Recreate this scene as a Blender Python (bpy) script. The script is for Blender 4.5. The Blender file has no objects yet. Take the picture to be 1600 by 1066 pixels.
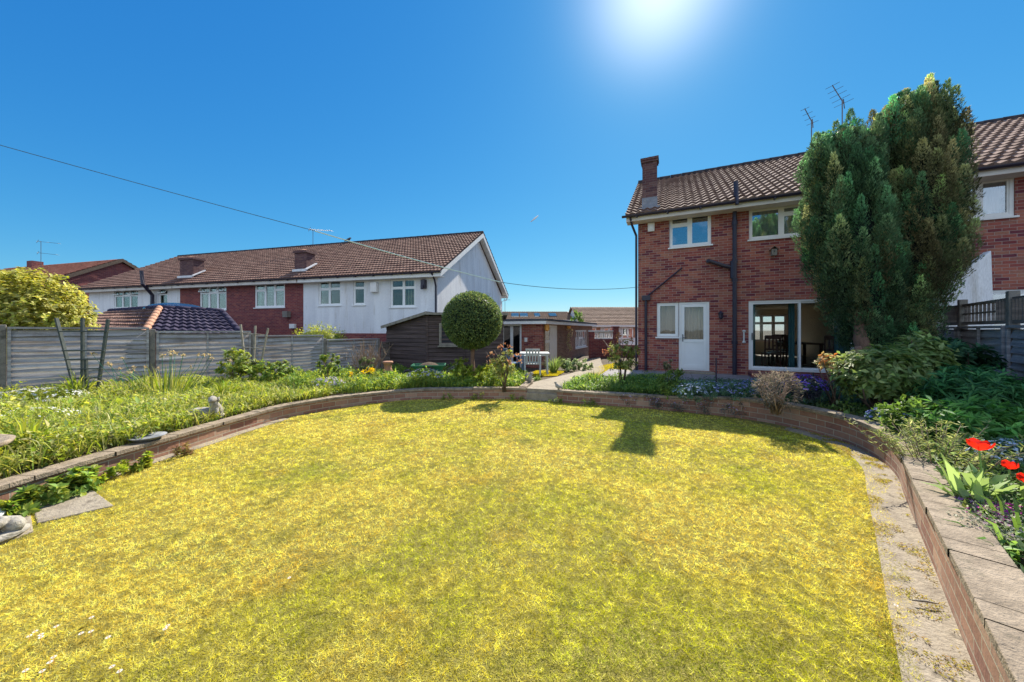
import bpy, math, random
import numpy as np
from mathutils import Vector, Matrix
random.seed(7); rng = np.random.default_rng(7)
S = bpy.context.scene; COL = S.collection
# ---------------------------------------------------------------- camera
cam = bpy.data.cameras.new('camera'); co = bpy.data.objects.new('camera', cam); COL.objects.link(co)
co.location = (0, 0, 1.5); co.rotation_euler = (math.radians(90), 0, 0)
cam.lens = 12.0; cam.sensor_width = 36.0; cam.shift_y = -17/1600.0; cam.clip_end = 3000; cam.clip_start = .05
S.camera = co
# ---------------------------------------------------------------- sky, sun, exposure
SUN_AZ, SUN_EL = math.radians(23.5), math.radians(43.6)
W = bpy.data.worlds.new("World"); S.world = W; W.use_nodes = True
wn = W.node_tree.nodes; wl = W.node_tree.links
bg = wn['Background']; sky = wn.new('ShaderNodeTexSky'); sky.sky_type = 'NISHITA'
sky.sun_disc = False; sky.sun_elevation = SUN_EL; sky.sun_rotation = SUN_AZ
sky.altitude = 0; sky.air_density = 1.0; sky.dust_density = 0.15; sky.ozone_density = 1.6
def wmath(op, a, b=None, c=None, clamp=False):
    m = wn.new('ShaderNodeMath'); m.operation = op; m.use_clamp = clamp
    for k, v in enumerate((a, b, c)):
        if v is None: continue
        if hasattr(v, 'links'): wl.new(v, m.inputs[k])
        else: m.inputs[k].default_value = v
    return m.outputs[0]
sep = wn.new('ShaderNodeSeparateColor'); wl.new(sky.outputs[0], sep.inputs[0]); SK = .15   # deepen the blue of the clear air
tc = wn.new('ShaderNodeTexCoord'); vd = wn.new('ShaderNodeVectorMath'); vd.operation = 'DOT_PRODUCT'; wl.new(tc.outputs['Generated'], vd.inputs[0])
vd.inputs[1].default_value = (math.sin(SUN_AZ)*math.cos(SUN_EL), math.cos(SUN_AZ)*math.cos(SUN_EL), math.sin(SUN_EL))
glow = wmath('MULTIPLY', wmath('POWER', wmath('MAXIMUM', vd.outputs['Value'], 0.0), 150.0), .38)
chan = [wmath('ADD', wmath('MULTIPLY', wmath('POWER', wmath('MULTIPLY', sep.outputs[k], SK), g), a), wmath('MULTIPLY', glow, w)) for k, g, a, w in ((0, 1.5, .17, 1.0), (1, .85, .30, .9), (2, .45, .41, .8))]
cmb = wn.new('ShaderNodeCombineColor')
for k in range(3): wl.new(chan[k], cmb.inputs[k])
# cloud added to the unseen sky behind the camera, front fill for shaded facades
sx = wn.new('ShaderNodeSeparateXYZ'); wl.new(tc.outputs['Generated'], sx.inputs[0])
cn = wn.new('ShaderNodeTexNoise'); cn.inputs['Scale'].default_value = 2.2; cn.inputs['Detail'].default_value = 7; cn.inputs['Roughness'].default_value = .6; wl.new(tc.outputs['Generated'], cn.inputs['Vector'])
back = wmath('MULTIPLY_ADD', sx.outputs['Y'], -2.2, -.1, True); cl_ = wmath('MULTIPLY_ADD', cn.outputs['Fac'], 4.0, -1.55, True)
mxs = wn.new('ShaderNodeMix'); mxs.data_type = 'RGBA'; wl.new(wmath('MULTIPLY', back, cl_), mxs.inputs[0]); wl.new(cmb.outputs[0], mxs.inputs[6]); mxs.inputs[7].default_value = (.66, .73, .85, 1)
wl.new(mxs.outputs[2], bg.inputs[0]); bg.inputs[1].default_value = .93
sd = bpy.data.lights.new('sun', 'SUN'); sd.energy = 4.4; sd.angle = math.radians(.5); sd.color = (1, .93, .8)
so = bpy.data.objects.new('sun', sd); COL.objects.link(so)
to_sun = Vector((math.sin(SUN_AZ)*math.cos(SUN_EL), math.cos(SUN_AZ)*math.cos(SUN_EL), math.sin(SUN_EL)))
so.rotation_euler = to_sun.to_track_quat('Z', 'Y').to_euler(); so.location = (5, 5, 20)
S.view_settings.view_transform = 'Standard'; S.view_settings.look = 'None'
S.view_settings.exposure = 1.15; S.view_settings.gamma = 1
S.render.engine = 'CYCLES'
S.cycles.max_bounces = 7; S.cycles.transparent_max_bounces = 12
# ---------------------------------------------------------------- measuring helpers
FX = 533.33; HZ = 516.0; EYE = 1.5
def at(px, py, Y): return ((px-800)*Y/FX, Y, EYE-(py-HZ)*Y/FX)
def gnd(px, py, z=0.0):
    Y = (EYE-z)*FX/(py-HZ); return ((px-800)*Y/FX, Y)
class Frame:
    def __init__(s, o, u):
        s.o = np.array(o, float); s.u = np.array(u, float)/math.hypot(*u); s.v = np.array([-s.u[1], s.u[0]])
        s.rot = math.atan2(s.u[1], s.u[0])
    def hit(s, px, py, v=0.0):
        r = np.array([(px-800)/FX, 1.0]); o = s.o+s.v*v
        t, k = np.linalg.solve(np.array([[r[0], -s.u[0]], [r[1], -s.u[1]]]), o)
        return float(k), float(EYE-(py-HZ)*t/FX)
    def w(s, a, b): p = s.o+s.u*a+s.v*b; return (float(p[0]), float(p[1]))
A = Frame((4.090, 11.074), (1145, -533))          # brick house facade
B = Frame((-3.309, 15.13), (1980, -533.))         # terrace facade (x negative to the left)
G = Frame((1.278, 14.5), (1145, -533))            # flat roofed outbuilding
# ---------------------------------------------------------------- mesh builder
class MB:
    def __init__(s): s.v = []; s.f = []; s.m = []; s.uv = []
    def vert(s, *p): s.v.append(tuple(p)); return len(s.v)-1
    def face(s, idx, m=0, uv=None): s.f.append(tuple(idx)); s.m.append(m); s.uv.append(uv)
    def poly(s, pts, m=0, uv=None):
        n = len(s.v); s.v += [tuple(p) for p in pts]; s.face(range(n, n+len(pts)), m, uv)
    def hexa(s, p, m=0, skip=()):
        n = len(s.v); s.v += [tuple(q) for q in p]
        for k, q in enumerate(((0,3,2,1), (4,5,6,7), (0,1,5,4), (1,2,6,5), (2,3,7,6), (3,0,4,7))):
            if k not in skip: s.face([n+i for i in q], m)
    def box(s, x0, x1, y0, y1, z0, z1, m=0):
        s.hexa([(x0,y0,z0),(x1,y0,z0),(x1,y1,z0),(x0,y1,z0),(x0,y0,z1),(x1,y0,z1),(x1,y1,z1),(x0,y1,z1)], m)
    def obox(s, o, u, a0, a1, b0, b1, z0, z1, m=0):   # a along u, b inward (left of u)
        ux, uy = u; vx, vy = -uy, ux
        f = lambda a, b, z: (o[0]+ux*a+vx*b, o[1]+uy*a+vy*b, z)
        s.hexa([f(a0,b0,z0),f(a1,b0,z0),f(a1,b1,z0),f(a0,b1,z0),f(a0,b0,z1),f(a1,b0,z1),f(a1,b1,z1),f(a0,b1,z1)], m)
    def beam(s, p, q, w, h, m=0, up=(0,0,1)):
        p = Vector(p); q = Vector(q); d = (q-p).normalized(); up = Vector(up)
        if abs(d.dot(up)) > .98: up = Vector((0,1,0))
        a = d.cross(up).normalized()*w/2; b = a.cross(d).normalized()*h/2
        s.hexa([p-a-b, p+a-b, q+a-b, q-a-b, p-a+b, p+a+b, q+a+b, q-a+b], m)
    def tube(s, pts, r, n=8, m=0, cap=True):
        pts = [Vector(p) for p in pts]; rs = r if isinstance(r, (list, tuple)) else [r]*len(pts)
        up = Vector((0,0,1)); rings = []
        for i, p in enumerate(pts):
            d = (pts[min(i+1, len(pts)-1)]-pts[max(i-1, 0)]).normalized()
            a = d.cross(up)
            if a.length < .05: a = d.cross(Vector((0,1,0)))
            a.normalize(); b = d.cross(a)
            rings.append([s.vert(*(p+(a*math.cos(t)+b*math.sin(t))*rs[i])) for t in [2*math.pi*k/n for k in range(n)]])
        for i in range(len(rings)-1):
            for k in range(n): s.face((rings[i][k], rings[i][(k+1)%n], rings[i+1][(k+1)%n], rings[i+1][k]), m)
        if cap: s.face(rings[0][::-1], m); s.face(rings[-1], m)
    def lathe(s, prof, c=(0,0,0), n=20, m=0):
        R = [[s.vert(c[0]+r*math.cos(2*math.pi*k/n), c[1]+r*math.sin(2*math.pi*k/n), c[2]+z) for k in range(n)] for r, z in prof]
        for i in range(len(R)-1):
            for k in range(n): s.face((R[i][k], R[i][(k+1)%n], R[i+1][(k+1)%n], R[i+1][k]), m)
        s.face(R[0][::-1], m); s.face(R[-1], m)
    def build(s, name, mats, parent=None, smooth=False, bevel=0):
        me = bpy.data.meshes.new(name); me.from_pydata(s.v, [], s.f)
        for mt in (mats if isinstance(mats, (list, tuple)) else [mats]): me.materials.append(mt)
        uvl = me.uv_layers.new(name='UVMap'); uvs = np.zeros((len(me.loops), 2))
        for p in me.polygons:
            p.material_index = s.m[p.index]; p.use_smooth = smooth
            g = s.uv[p.index]
            if g is not None:
                for k, li in enumerate(p.loop_indices): uvs[li] = g[k]
            else:
                n = p.normal; ax = max(range(3), key=lambda i: abs(n[i]))
                for li in p.loop_indices:
                    c = me.vertices[me.loops[li].vertex_index].co
                    uvs[li] = (c[1], c[2]) if ax == 0 else ((c[0], c[2]) if ax == 1 else (c[0], c[1]))
        uvl.data.foreach_set('uv', uvs.ravel())
        o = bpy.data.objects.new(name, me); COL.objects.link(o); o.parent = parent
        if bevel:
            b = o.modifiers.new('bevel', 'BEVEL'); b.width = bevel; b.segments = 2; b.limit_method = 'ANGLE'
        return o
def npmesh(name, verts, faces, mat, parent=None, cols=None, smooth=False):
    verts = np.asarray(verts, np.float32); faces = np.asarray(faces, np.int32); nf, k = faces.shape
    me = bpy.data.meshes.new(name); me.vertices.add(len(verts)); me.vertices.foreach_set('co', verts.ravel())
    me.loops.add(nf*k); me.loops.foreach_set('vertex_index', faces.ravel())
    me.polygons.add(nf); me.polygons.foreach_set('loop_start', np.arange(0, nf*k, k, dtype=np.int32))
    me.update(calc_edges=True)
    if smooth: me.polygons.foreach_set('use_smooth', np.ones(nf, bool))
    if cols is not None:
        ca = me.color_attributes.new('Tint', 'FLOAT_COLOR', 'POINT')
        c4 = np.ones((len(verts), 4), np.float32); c4[:, :3] = cols; ca.data.foreach_set('color', c4.ravel())
    me.materials.append(mat); o = bpy.data.objects.new(name, me); COL.objects.link(o); o.parent = parent
    return o
def tag(o, label, cat, group=None, kind=None):
    o['label'] = label; o['category'] = cat
    if group: o['group'] = group
    if kind: o['kind'] = kind
    return o
def thing(name, label, cat, loc=(0,0,0), rz=0, group=None):
    o = bpy.data.objects.new(name, None); COL.objects.link(o); o.empty_display_size = .2
    o.location = loc; o.rotation_euler = (0, 0, rz); return tag(o, label, cat, group)
# ---------------------------------------------------------------- materials
def nmat(name):
    m = bpy.data.materials.new(name); m.use_nodes = True; nt = m.node_tree
    return m, nt.nodes, nt.links, nt.nodes['Principled BSDF']
def ramp(n, stops):
    r = n.new('ShaderNodeValToRGB'); e = r.color_ramp.elements
    while len(e) < len(stops): e.new(.5)
    for el, (p, c) in zip(e, stops): el.position = p; el.color = (*c, 1)
    return r
def mix(n, l, fac, a, b, mode='MIX'):
    x = n.new('ShaderNodeMix'); x.data_type = 'RGBA'; x.blend_type = mode
    for s, v in ((x.inputs[0], fac), (x.inputs[6], a), (x.inputs[7], b)):
        if hasattr(v, 'links') : l.new(v, s)
        elif isinstance(v, (tuple, list)): s.default_value = (*v, 1)
        else: s.default_value = v
    return x.outputs[2]
def noise(n, l, scale, vec=None, detail=4, rough=.6):
    t = n.new('ShaderNodeTexNoise'); t.inputs['Scale'].default_value = scale; t.inputs['Detail'].default_value = detail
    t.inputs['Roughness'].default_value = rough
    if vec is not None: l.new(vec, t.inputs['Vector'])
    return t.outputs['Fac']
def coords(n, l, kind='Object', scale=(1,1,1)):
    t = n.new('ShaderNodeTexCoord'); mp = n.new('ShaderNodeMapping'); mp.inputs['Scale'].default_value = scale
    l.new(t.outputs[kind], mp.inputs['Vector']); return mp.outputs[0]
def bump(n, l, bs, h, st=.3, dist=.01):
    b = n.new('ShaderNodeBump'); b.inputs['Strength'].default_value = st; b.inputs['Distance'].default_value = dist
    l.new(h, b.inputs['Height']); l.new(b.outputs[0], bs.inputs['Normal'])
def surf(name, c1, c2, scale=6, rough=.8, st=.2, dist=.01, stretch=(1,1,1), spots=None, metallic=0, fine=60):
    m, n, l, bs = nmat(name); v = coords(n, l, 'Object', stretch)
    f = noise(n, l, scale, v, 6); r = ramp(n, [(.3, c1), (.7, c2)]); l.new(f, r.inputs[0]); out = r.outputs[0]
    f2 = noise(n, l, fine, v, 3)
    if spots:
        r2 = ramp(n, [(.55, (0,0,0)), (.68, (1,1,1))]); l.new(noise(n, l, spots[1], v, 5, .7), r2.inputs[0])
        out = mix(n, l, r2.outputs[0], out, spots[0])
    if st >= .3: out = mix(n, l, .6, out, mix(n, l, f2, (.35,.35,.35), (1.65,1.65,1.65)), 'MULTIPLY')
    l.new(out, bs.inputs['Base Color']); bs.inputs['Roughness'].default_value = rough; bs.inputs['Metallic'].default_value = metallic
    if st: bump(n, l, bs, f2, st, dist)
    return m
def brickmat(name, cols, mortar, dirt=.35, w=.225, h=.075):
    m, n, l, bs = nmat(name); v = coords(n, l, 'UV')
    b = n.new('ShaderNodeTexBrick'); l.new(v, b.inputs['Vector']); b.inputs['Scale'].default_value = 1
    b.inputs['Brick Width'].default_value = w; b.inputs['Row Height'].default_value = h; b.inputs['Mortar Size'].default_value = .0055
    b.inputs['Mortar Smooth'].default_value = .3
    b.inputs['Color1'].default_value = (0,0,0,1); b.inputs['Color2'].default_value = (1,1,1,1); b.inputs['Mortar'].default_value = (.5,.5,.5,1)
    k = len(cols); r = ramp(n, [((i+.5)/k, c) for i, c in enumerate(cols)]); l.new(b.outputs['Color'], r.inputs[0])
    f = noise(n, l, 22, v, 5); c = mix(n, l, .5, r.outputs[0], mix(n, l, f, (.25,.25,.25), (1.5,1.45,1.4)), 'MULTIPLY')
    g = ramp(n, [(.35, (.62,.62,.66)), (.65, (1.12,1.08,1.02))]); l.new(noise(n, l, 1.1, v, 4), g.inputs[0])
    c = mix(n, l, dirt, c, g.outputs[0], 'MULTIPLY')
    mo = mix(n, l, f, tuple(x*.7 for x in mortar), mortar)
    c = mix(n, l, b.outputs['Fac'], c, mo); l.new(c, bs.inputs['Base Color']); bs.inputs['Roughness'].default_value = .88
    inv = n.new('ShaderNodeMath'); inv.operation = 'MULTIPLY_ADD'; inv.inputs[1].default_value = -1; l.new(b.outputs['Fac'], inv.inputs[0]); l.new(f, inv.inputs[2])
    bump(n, l, bs, inv.outputs[0], .6, .008); return m
def leafmat(name, trans=.45, rough=.5, gloss=.25, two=None):
    m, n, l, bs = nmat(name); n.remove(bs); at_ = n.new('ShaderNodeAttribute'); at_.attribute_name = 'Tint'
    d = n.new('ShaderNodeBsdfPrincipled'); d.inputs['Roughness'].default_value = rough; d.inputs['Specular IOR Level'].default_value = gloss
    t = n.new('ShaderNodeBsdfTranslucent'); l.new(at_.outputs['Color'], d.inputs['Base Color'])
    g = n.new('ShaderNodeHueSaturation'); g.inputs['Value'].default_value = 1.3; g.inputs['Saturation'].default_value = 1.1; g.inputs['Hue'].default_value = .485
    l.new(at_.outputs['Color'], g.inputs['Color']); l.new(g.outputs[0], t.inputs['Color'])
    mx = n.new('ShaderNodeMixShader'); mx.inputs[0].default_value = trans
    l.new(d.outputs[0], mx.inputs[1]); l.new(t.outputs[0], mx.inputs[2]); l.new(mx.outputs[0], n['Material Output'].inputs[0]); return m
def glassmat(name, tint=(1,1,1), refl=.22):
    m, n, l, bs = nmat(name); n.remove(bs); tr = n.new('ShaderNodeBsdfTransparent'); tr.inputs[0].default_value = (*tint, 1)
    g = n.new('ShaderNodeBsdfGlossy'); g.inputs['Roughness'].default_value = .02
    lw = n.new('ShaderNodeLayerWeight'); lw.inputs[0].default_value = .3
    ma = n.new('ShaderNodeMath'); ma.operation = 'MULTIPLY_ADD'; ma.inputs[1].default_value = .5; ma.inputs[2].default_value = refl
    ma.use_clamp = True; l.new(lw.outputs['Fresnel'], ma.inputs[0])
    t = coords(n, l, 'Object'); b = n.new('ShaderNodeBump'); b.inputs['Strength'].default_value = .08; b.inputs['Distance'].default_value = .01
    l.new(noise(n, l, 2.5, t, 2), b.inputs['Height']); l.new(b.outputs[0], g.inputs['Normal'])
    mx = n.new('ShaderNodeMixShader'); l.new(ma.outputs[0], mx.inputs[0]); l.new(tr.outputs[0], mx.inputs[1]); l.new(g.outputs[0], mx.inputs[2])
    l.new(mx.outputs[0], n['Material Output'].inputs[0]); return m
def tilemat(name, cols, lichen=(.3,.3,.22), th=.33, tw=.21):
    m, n, l, bs = nmat(name); v = coords(n, l, 'UV')
    b = n.new('ShaderNodeTexBrick'); l.new(v, b.inputs['Vector']); b.inputs['Scale'].default_value = 1; b.offset = 0
    b.inputs['Brick Width'].default_value = tw; b.inputs['Row Height'].default_value = th; b.inputs['Mortar Size'].default_value = .004
    b.inputs['Color1'].default_value = (0,0,0,1); b.inputs['Color2'].default_value = (1,1,1,1); b.inputs['Mortar'].default_value = (0,0,0,1)
    r = ramp(n, [(0, cols[0]), (.5, cols[1]), (1, cols[2])]); l.new(b.outputs['Color'], r.inputs[0])
    f = noise(n, l, 35, v, 5); c = mix(n, l, .5, r.outputs[0], mix(n, l, f, (.3,.3,.3), (1.6,1.6,1.6)), 'MULTIPLY')
    r2 = ramp(n, [(.55, (0,0,0)), (.75, (.5,.5,.5))]); l.new(noise(n, l, 3, v, 6, .75), r2.inputs[0])
    c = mix(n, l, r2.outputs[0], c, lichen); l.new(c, bs.inputs['Base Color']); bs.inputs['Roughness'].default_value = .9; bs.inputs['Specular IOR Level'].default_value = .15
    bump(n, l, bs, f, .4, .006); return m
M = {}
M['brick'] = brickmat('red_brick', [(.21,.04,.042), (.36,.095,.068), (.43,.155,.10), (.30,.065,.055), (.41,.18,.115), (.17,.035,.05)], (.44,.34,.29), .6)
M['brick_dark'] = brickmat('dark_red_brick', [(.17,.035,.04), (.26,.055,.05), (.2,.04,.045), (.3,.08,.06)], (.32,.22,.2))
M['brick_chimney'] = brickmat('shaded_chimney_brick', [(.09,.04,.045), (.14,.06,.055), (.11,.045,.05), (.17,.09,.08)], (.2,.15,.14))  # shadow on the house chimney is put into these darker, greyer brick colours
M['brick_brown'] = brickmat('brown_brick', [(.2,.10,.06), (.27,.14,.085), (.24,.11,.07), (.3,.17,.1)], (.36,.3,.24))
M['brick_garden'] = brickmat('garden_brick', [(.30,.15,.10), (.38,.21,.14), (.26,.12,.085), (.42,.26,.18)], (.42,.36,.27), .6)
M['plaster'] = surf('cream_plaster', (.62,.54,.4), (.68,.6,.46), 1.5, .9, .1)
M['render'] = surf('white_render', (.66,.66,.67), (.86,.86,.85), 1.3, .9, .5, .006, (1.5,1.5,.22), ((.6,.58,.54), 2.2))
M['pvc'] = surf('white_upvc', (.78,.78,.76), (.84,.84,.82), 3, .35, .02)
M['paint'] = surf('white_painted_wood', (.72,.70,.66), (.82,.8,.76), 5, .5, .1)
M['fascia'] = surf('cream_fascia', (.62,.56,.5), (.74,.69,.62), 3, .6, .1)
M['black'] = surf('black_plastic', (.018,.014,.03), (.03,.024,.045), 5, .4, .05)
M['lead'] = surf('lead_flashing', (.16,.17,.19), (.26,.27,.3), 6, .55, .3)
M['tile'] = tilemat('brown_pantile', [(.19,.12,.095), (.27,.18,.145), (.34,.235,.19)], (.2,.16,.13))
M['tile_t'] = tilemat('terrace_pantile', [(.15,.085,.07), (.21,.125,.10), (.27,.165,.13)])
M['tile_red'] = tilemat('red_roof_tile', [(.19,.075,.055), (.24,.095,.07), (.29,.13,.095)])
M['tile_far'] = tilemat('far_roof_tile', [(.2,.14,.1), (.24,.17,.13), (.28,.2,.15)])
M['tile_dark'] = tilemat('dark_glazed_tile', [(.03,.026,.05), (.045,.038,.07), (.065,.055,.09)], (.10,.085,.09)); 
M['ridge'] = surf('dark_ridge_tile', (.045,.04,.045), (.09,.075,.075), 5, 1.0, .4)
M['ridge'].node_tree.nodes['Principled BSDF'].inputs['Specular IOR Level'].default_value = 0
M['terracotta'] = surf('terracotta', (.36,.17,.1), (.48,.26,.16), 8, .8, .3)
M['glass'] = glassmat('window_glass', (.75,.8,.82), .3)
M['glass_dark'] = glassmat('dark_window_glass', (.7,.8,.75), .06)
M['glass_clear'] = glassmat('patio_glass', (.92,.94,.94), .04)
M['curtain'] = surf('net_curtain', (.6,.6,.58), (.75,.75,.73), 12, .9, .3, .02, (4,4,.3))
M['curtain_b'] = surf('beige_curtain', (.5,.4,.3), (.62,.5,.38), 12, .9, .3, .02, (6,6,.2))
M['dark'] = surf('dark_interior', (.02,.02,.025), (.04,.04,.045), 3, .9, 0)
def woodmat(name, cols, zs=13):
    m, n, l, bs = nmat(name); v = coords(n, l, 'Object', (.5,.5,zs)); v2 = coords(n, l, 'Object', (1,1,1)); v3 = coords(n, l, 'Object', (1.2,1.2,40))
    r = ramp(n, [(.25, cols[0]), (.5, cols[1]), (.75, cols[2])]); l.new(noise(n, l, 1.3, v, 3, .5), r.inputs[0])
    g = noise(n, l, 3, v3, 5, .7); c = mix(n, l, .75, r.outputs[0], mix(n, l, g, (.3,.3,.3), (1.7,1.7,1.7)), 'MULTIPLY')
    r2 = ramp(n, [(.5, (0,0,0)), (.7, (.7,.7,.7))]); l.new(noise(n, l, 1.6, v2, 6, .7), r2.inputs[0]); c = mix(n, l, r2.outputs[0], c, cols[3])
    k = n.new('ShaderNodeTexVoronoi'); k.inputs['Scale'].default_value = 3.2; l.new(coords(n, l, 'Object', (1,1,1.6)), k.inputs['Vector'])
    r3 = ramp(n, [(.03, (1,1,1)), (.07, (0,0,0))]); l.new(k.outputs['Distance'], r3.inputs[0]); c = mix(n, l, r3.outputs[0], c, tuple(x*.35 for x in cols[0]))
    l.new(c, bs.inputs['Base Color']); bs.inputs['Roughness'].default_value = .9; bump(n, l, bs, g, .9, .006); return m
M['wood_fence'] = woodmat('weathered_grey_timber', [(.17,.145,.14), (.38,.35,.345), (.6,.57,.55), (.20,.155,.12)])
M['wood_fence2'] = woodmat('weathered_brown_timber', [(.09,.07,.06), (.20,.165,.14), (.33,.28,.24), (.11,.08,.06)])
M['concrete_post'] = surf('concrete_post', (.17,.15,.13), (.27,.24,.2), 8, .9, .5, .006, (1,1,1), ((.1,.09,.07), 5))
M['shed'] = woodmat('dark_brown_shed_boards', [(.03,.02,.018), (.075,.05,.045), (.14,.10,.09), (.05,.03,.025)])
M['trellis'] = surf('dark_green_trellis', (.02,.035,.035), (.07,.08,.07), 9, .75, .3)
M['stick'] = surf('grey_stick', (.16,.14,.11), (.3,.27,.22), 9, .85, .3)
M['coping'] = surf('concrete_coping', (.17,.13,.09), (.36,.285,.205), 9, .92, .9, .012, (1,1,1), ((.11,.095,.06), 6), 0, 70)
M['slab'] = surf('paving_slab', (.19,.155,.115), (.37,.315,.235), 5, .92, .9, .012, (1,1,1), ((.13,.105,.075), 5), 0, 55)
M['patio'] = surf('patio_slab', (.16,.15,.16), (.27,.25,.25), 4, .9, .5, .008, (1,1,1), None, 0, 40)
M['soil'] = surf('soil', (.05,.033,.02), (.11,.075,.045), 7, .95, 1.0, .03, (1,1,1), ((.07,.09,.03), 3), 0, 40)
M['thatch'] = surf('lawn_thatch', (.23,.20,.04), (.36,.31,.06), 9, .95, 1.0, .03, (1,1,1), ((.16,.17,.025), 3), 0, 120)
M['turf'] = surf('far_turf', (.22,.18,.03), (.34,.28,.05), 3, .95, .8, .02, (1,1,1), None, 0, 40)
M['bark'] = surf('bark', (.07,.045,.03), (.17,.12,.085), 12, .9, .8, .01, (3,3,.6))
M['bark_red'] = surf('yew_bark', (.14,.075,.05), (.26,.15,.1), 12, .9, .8, .01, (3,3,.6))
M['twig'] = surf('bare_twig', (.2,.13,.09), (.36,.25,.17), 9, .85, .2)
M['leaf'] = leafmat('leaf'); M['needle'] = leafmat('needle', .3, .6, .15); M['grass'] = leafmat('grass_blade', .5, .8, .06); M['petal'] = leafmat('petal', .45, .5, .2)
M['plastic_blue'] = surf('blue_grey_plastic', (.07,.14,.26), (.11,.19,.32), 4, .4, .05)
M['plastic_white'] = surf('weathered_white_plastic', (.38,.4,.4), (.5,.52,.5), 5, .5, .1)
M['green_plastic'] = surf('green_plastic', (.02,.13,.07), (.04,.19,.1), 5, .4, .05)
M['metal'] = surf('dull_metal', (.1,.1,.11), (.2,.2,.21), 8, .45, .1, .005, (1,1,1), None, .7)
M['stone'] = surf('garden_stone', (.22,.2,.17), (.42,.39,.33), 14, .92, .8, .01, (1,1,1), ((.12,.11,.08), 9))
M['line'] = surf('pale_green_line', (.6,.75,.66), (.72,.82,.75), 3, .5, 0)
M['cable'] = surf('grey_cable', (.06,.11,.13), (.09,.15,.17), 3, .5, 0)
M['felt'] = surf('roofing_felt', (.05,.055,.06), (.1,.1,.11), 6, .9, .5)
M['asphalt_wood'] = surf('dark_wood_furniture', (.06,.025,.02), (.11,.05,.035), 5, .35, .1)
M['teal'] = surf('teal_curtain', (.05,.15,.17), (.09,.22,.24), 9, .9, .3, .02, (6,6,.2))
M['orange'] = surf('orange_glass', (.6,.25,.04), (.75,.38,.08), 5, .3, 0)
M['carpet'] = surf('pale_carpet', (.4,.36,.33), (.5,.46,.42), 20, .95, .2)
# ---------------------------------------------------------------- ground levels
WALLC = [(-4.22,1.5), (-4.19,3.4), (-4.10,4.19), (-4.05,4.6), (-4.0,5.1), (-3.80,5.92), (-3.06,6.8), (-2.07,7.38), (-.97,7.46), (.05,7.42), (.75,7.22), (1.32,6.98),
         (2.2,6.68), (3.07,6.28), (3.75,5.9), (4.15,5.5), (4.37,5.0), (4.42,4.5), (4.25,3.98), (3.93,3.5), (3.47,3.02), (2.75,2.26), (1.98,1.454), (1.25,.66),
         (.6,-.3), (-.3,-1.4), (-1.7,-2.2), (-3.2,-2.0), (-4.1,-.6)]
def catmull(P, n=6, closed=True):
    out = []; N = len(P); Pn = [np.array(p, float) for p in P]
    for i in range(N if closed else N-1):
        a, b, c, d = Pn[(i-1) % N], Pn[i], Pn[(i+1) % N], Pn[(i+2) % N]
        if not closed and i == 0: a = b
        if not closed and i == N-2: d = c
        for k in range(n):
            t = k/n; out.append(.5*((2*b)+(-a+c)*t+(2*a-5*b+4*c-d)*t*t+(-a+3*b-3*c+d)*t**3))
    if not closed: out.append(Pn[-1])
    return np.array(out)
WC = catmull(WALLC, 6)
CEN = np.array([0., 3.2])
_ang = np.arctan2(WC[:,1]-CEN[1], WC[:,0]-CEN[0]); _rad = np.hypot(WC[:,0]-CEN[0], WC[:,1]-CEN[1]); _o = np.argsort(_ang)
AN = np.concatenate([_ang[_o]-2*math.pi, _ang[_o], _ang[_o]+2*math.pi]); RA = np.tile(_rad[_o], 3)
def rw(th): return np.interp(th, AN, RA)
def sst(a, b, x):
    t = np.clip((np.asarray(x, float)-a)/(b-a), 0, 1); return t*t*(3-2*t)
def gz(x, y):
    x = np.asarray(x, float); y = np.asarray(y, float)
    zc = .2-.045*np.clip(y-7.5, 0, 24)
    zr = .19+0*y
    z = zc+(zr-zc)*sst(2.6, 4.2, x)*(1-sst(13, 30, y))
    near = sst(2.0, 3.2, x)*(1-sst(5.5, 8, y)); z = z+(.29-z)*near
    z = z-.5*sst(-9, -13, x)*(y > -50)
    return z
def walltop(x, y):
    return .22+.03*sst(-3, 1, x)+.105*sst(.1, 1.1, x)*(1-sst(5.6, 6.8, y))
# ================================================================ setting
def build_ground():
    nth = 240; ths = np.linspace(-math.pi, math.pi, nth, endpoint=False); base = rw(ths)
    offs = [.06, .3, .6, 1, 1.5, 2.1, 2.8, 3.6, 4.6, 6, 8, 10.5, 14, 19, 26, 36, 60, 120, 300, 900, 2200]
    V = []
    for i, of in enumerate(offs):
        r = base*(1 if of < 60 else 0)+of; x = CEN[0]+r*np.cos(ths); y = CEN[1]+r*np.sin(ths); V.append(np.stack([x, y, gz(x, y)], 1))
    V = np.concatenate(V); Fc = []
    for i in range(len(offs)-1):
        for k in range(nth): Fc.append((i*nth+k, i*nth+(k+1) % nth, (i+1)*nth+(k+1) % nth, (i+1)*nth+k))
    o = npmesh('ground', V, Fc, M['soil'], smooth=True); o['kind'] = 'structure'; tag_only(o, 'bare brown garden soil of the raised beds and the land beyond')
    n = 240; V = [(CEN[0], CEN[1], 0)]; Fc = []
    rr = [.25, .5, .75, .9, 1.0]
    for q in rr:
        for k in range(n):
            r = (base[k]+.05)*q; V.append((CEN[0]+r*math.cos(ths[k]), CEN[1]+r*math.sin(ths[k]), 0))
    for k in range(n): Fc.append((0, 1+k, 1+(k+1) % n, 1+(k+1) % n))
    b = MB(); b.v = V
    for k in range(n): b.face((0, 1+k, 1+(k+1) % n))
    for i in range(len(rr)-1):
        for k in range(n): b.face((1+i*n+k, 1+(i+1)*n+k, 1+(i+1)*n+(k+1) % n, 1+i*n+(k+1) % n))
    o = b.build('lawn', M['thatch']); o['kind'] = 'structure'; o['label'] = 'yellowing sunlit lawn inside the curved brick wall'
def tag_only(o, lab): o['label'] = lab
build_ground()
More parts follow.
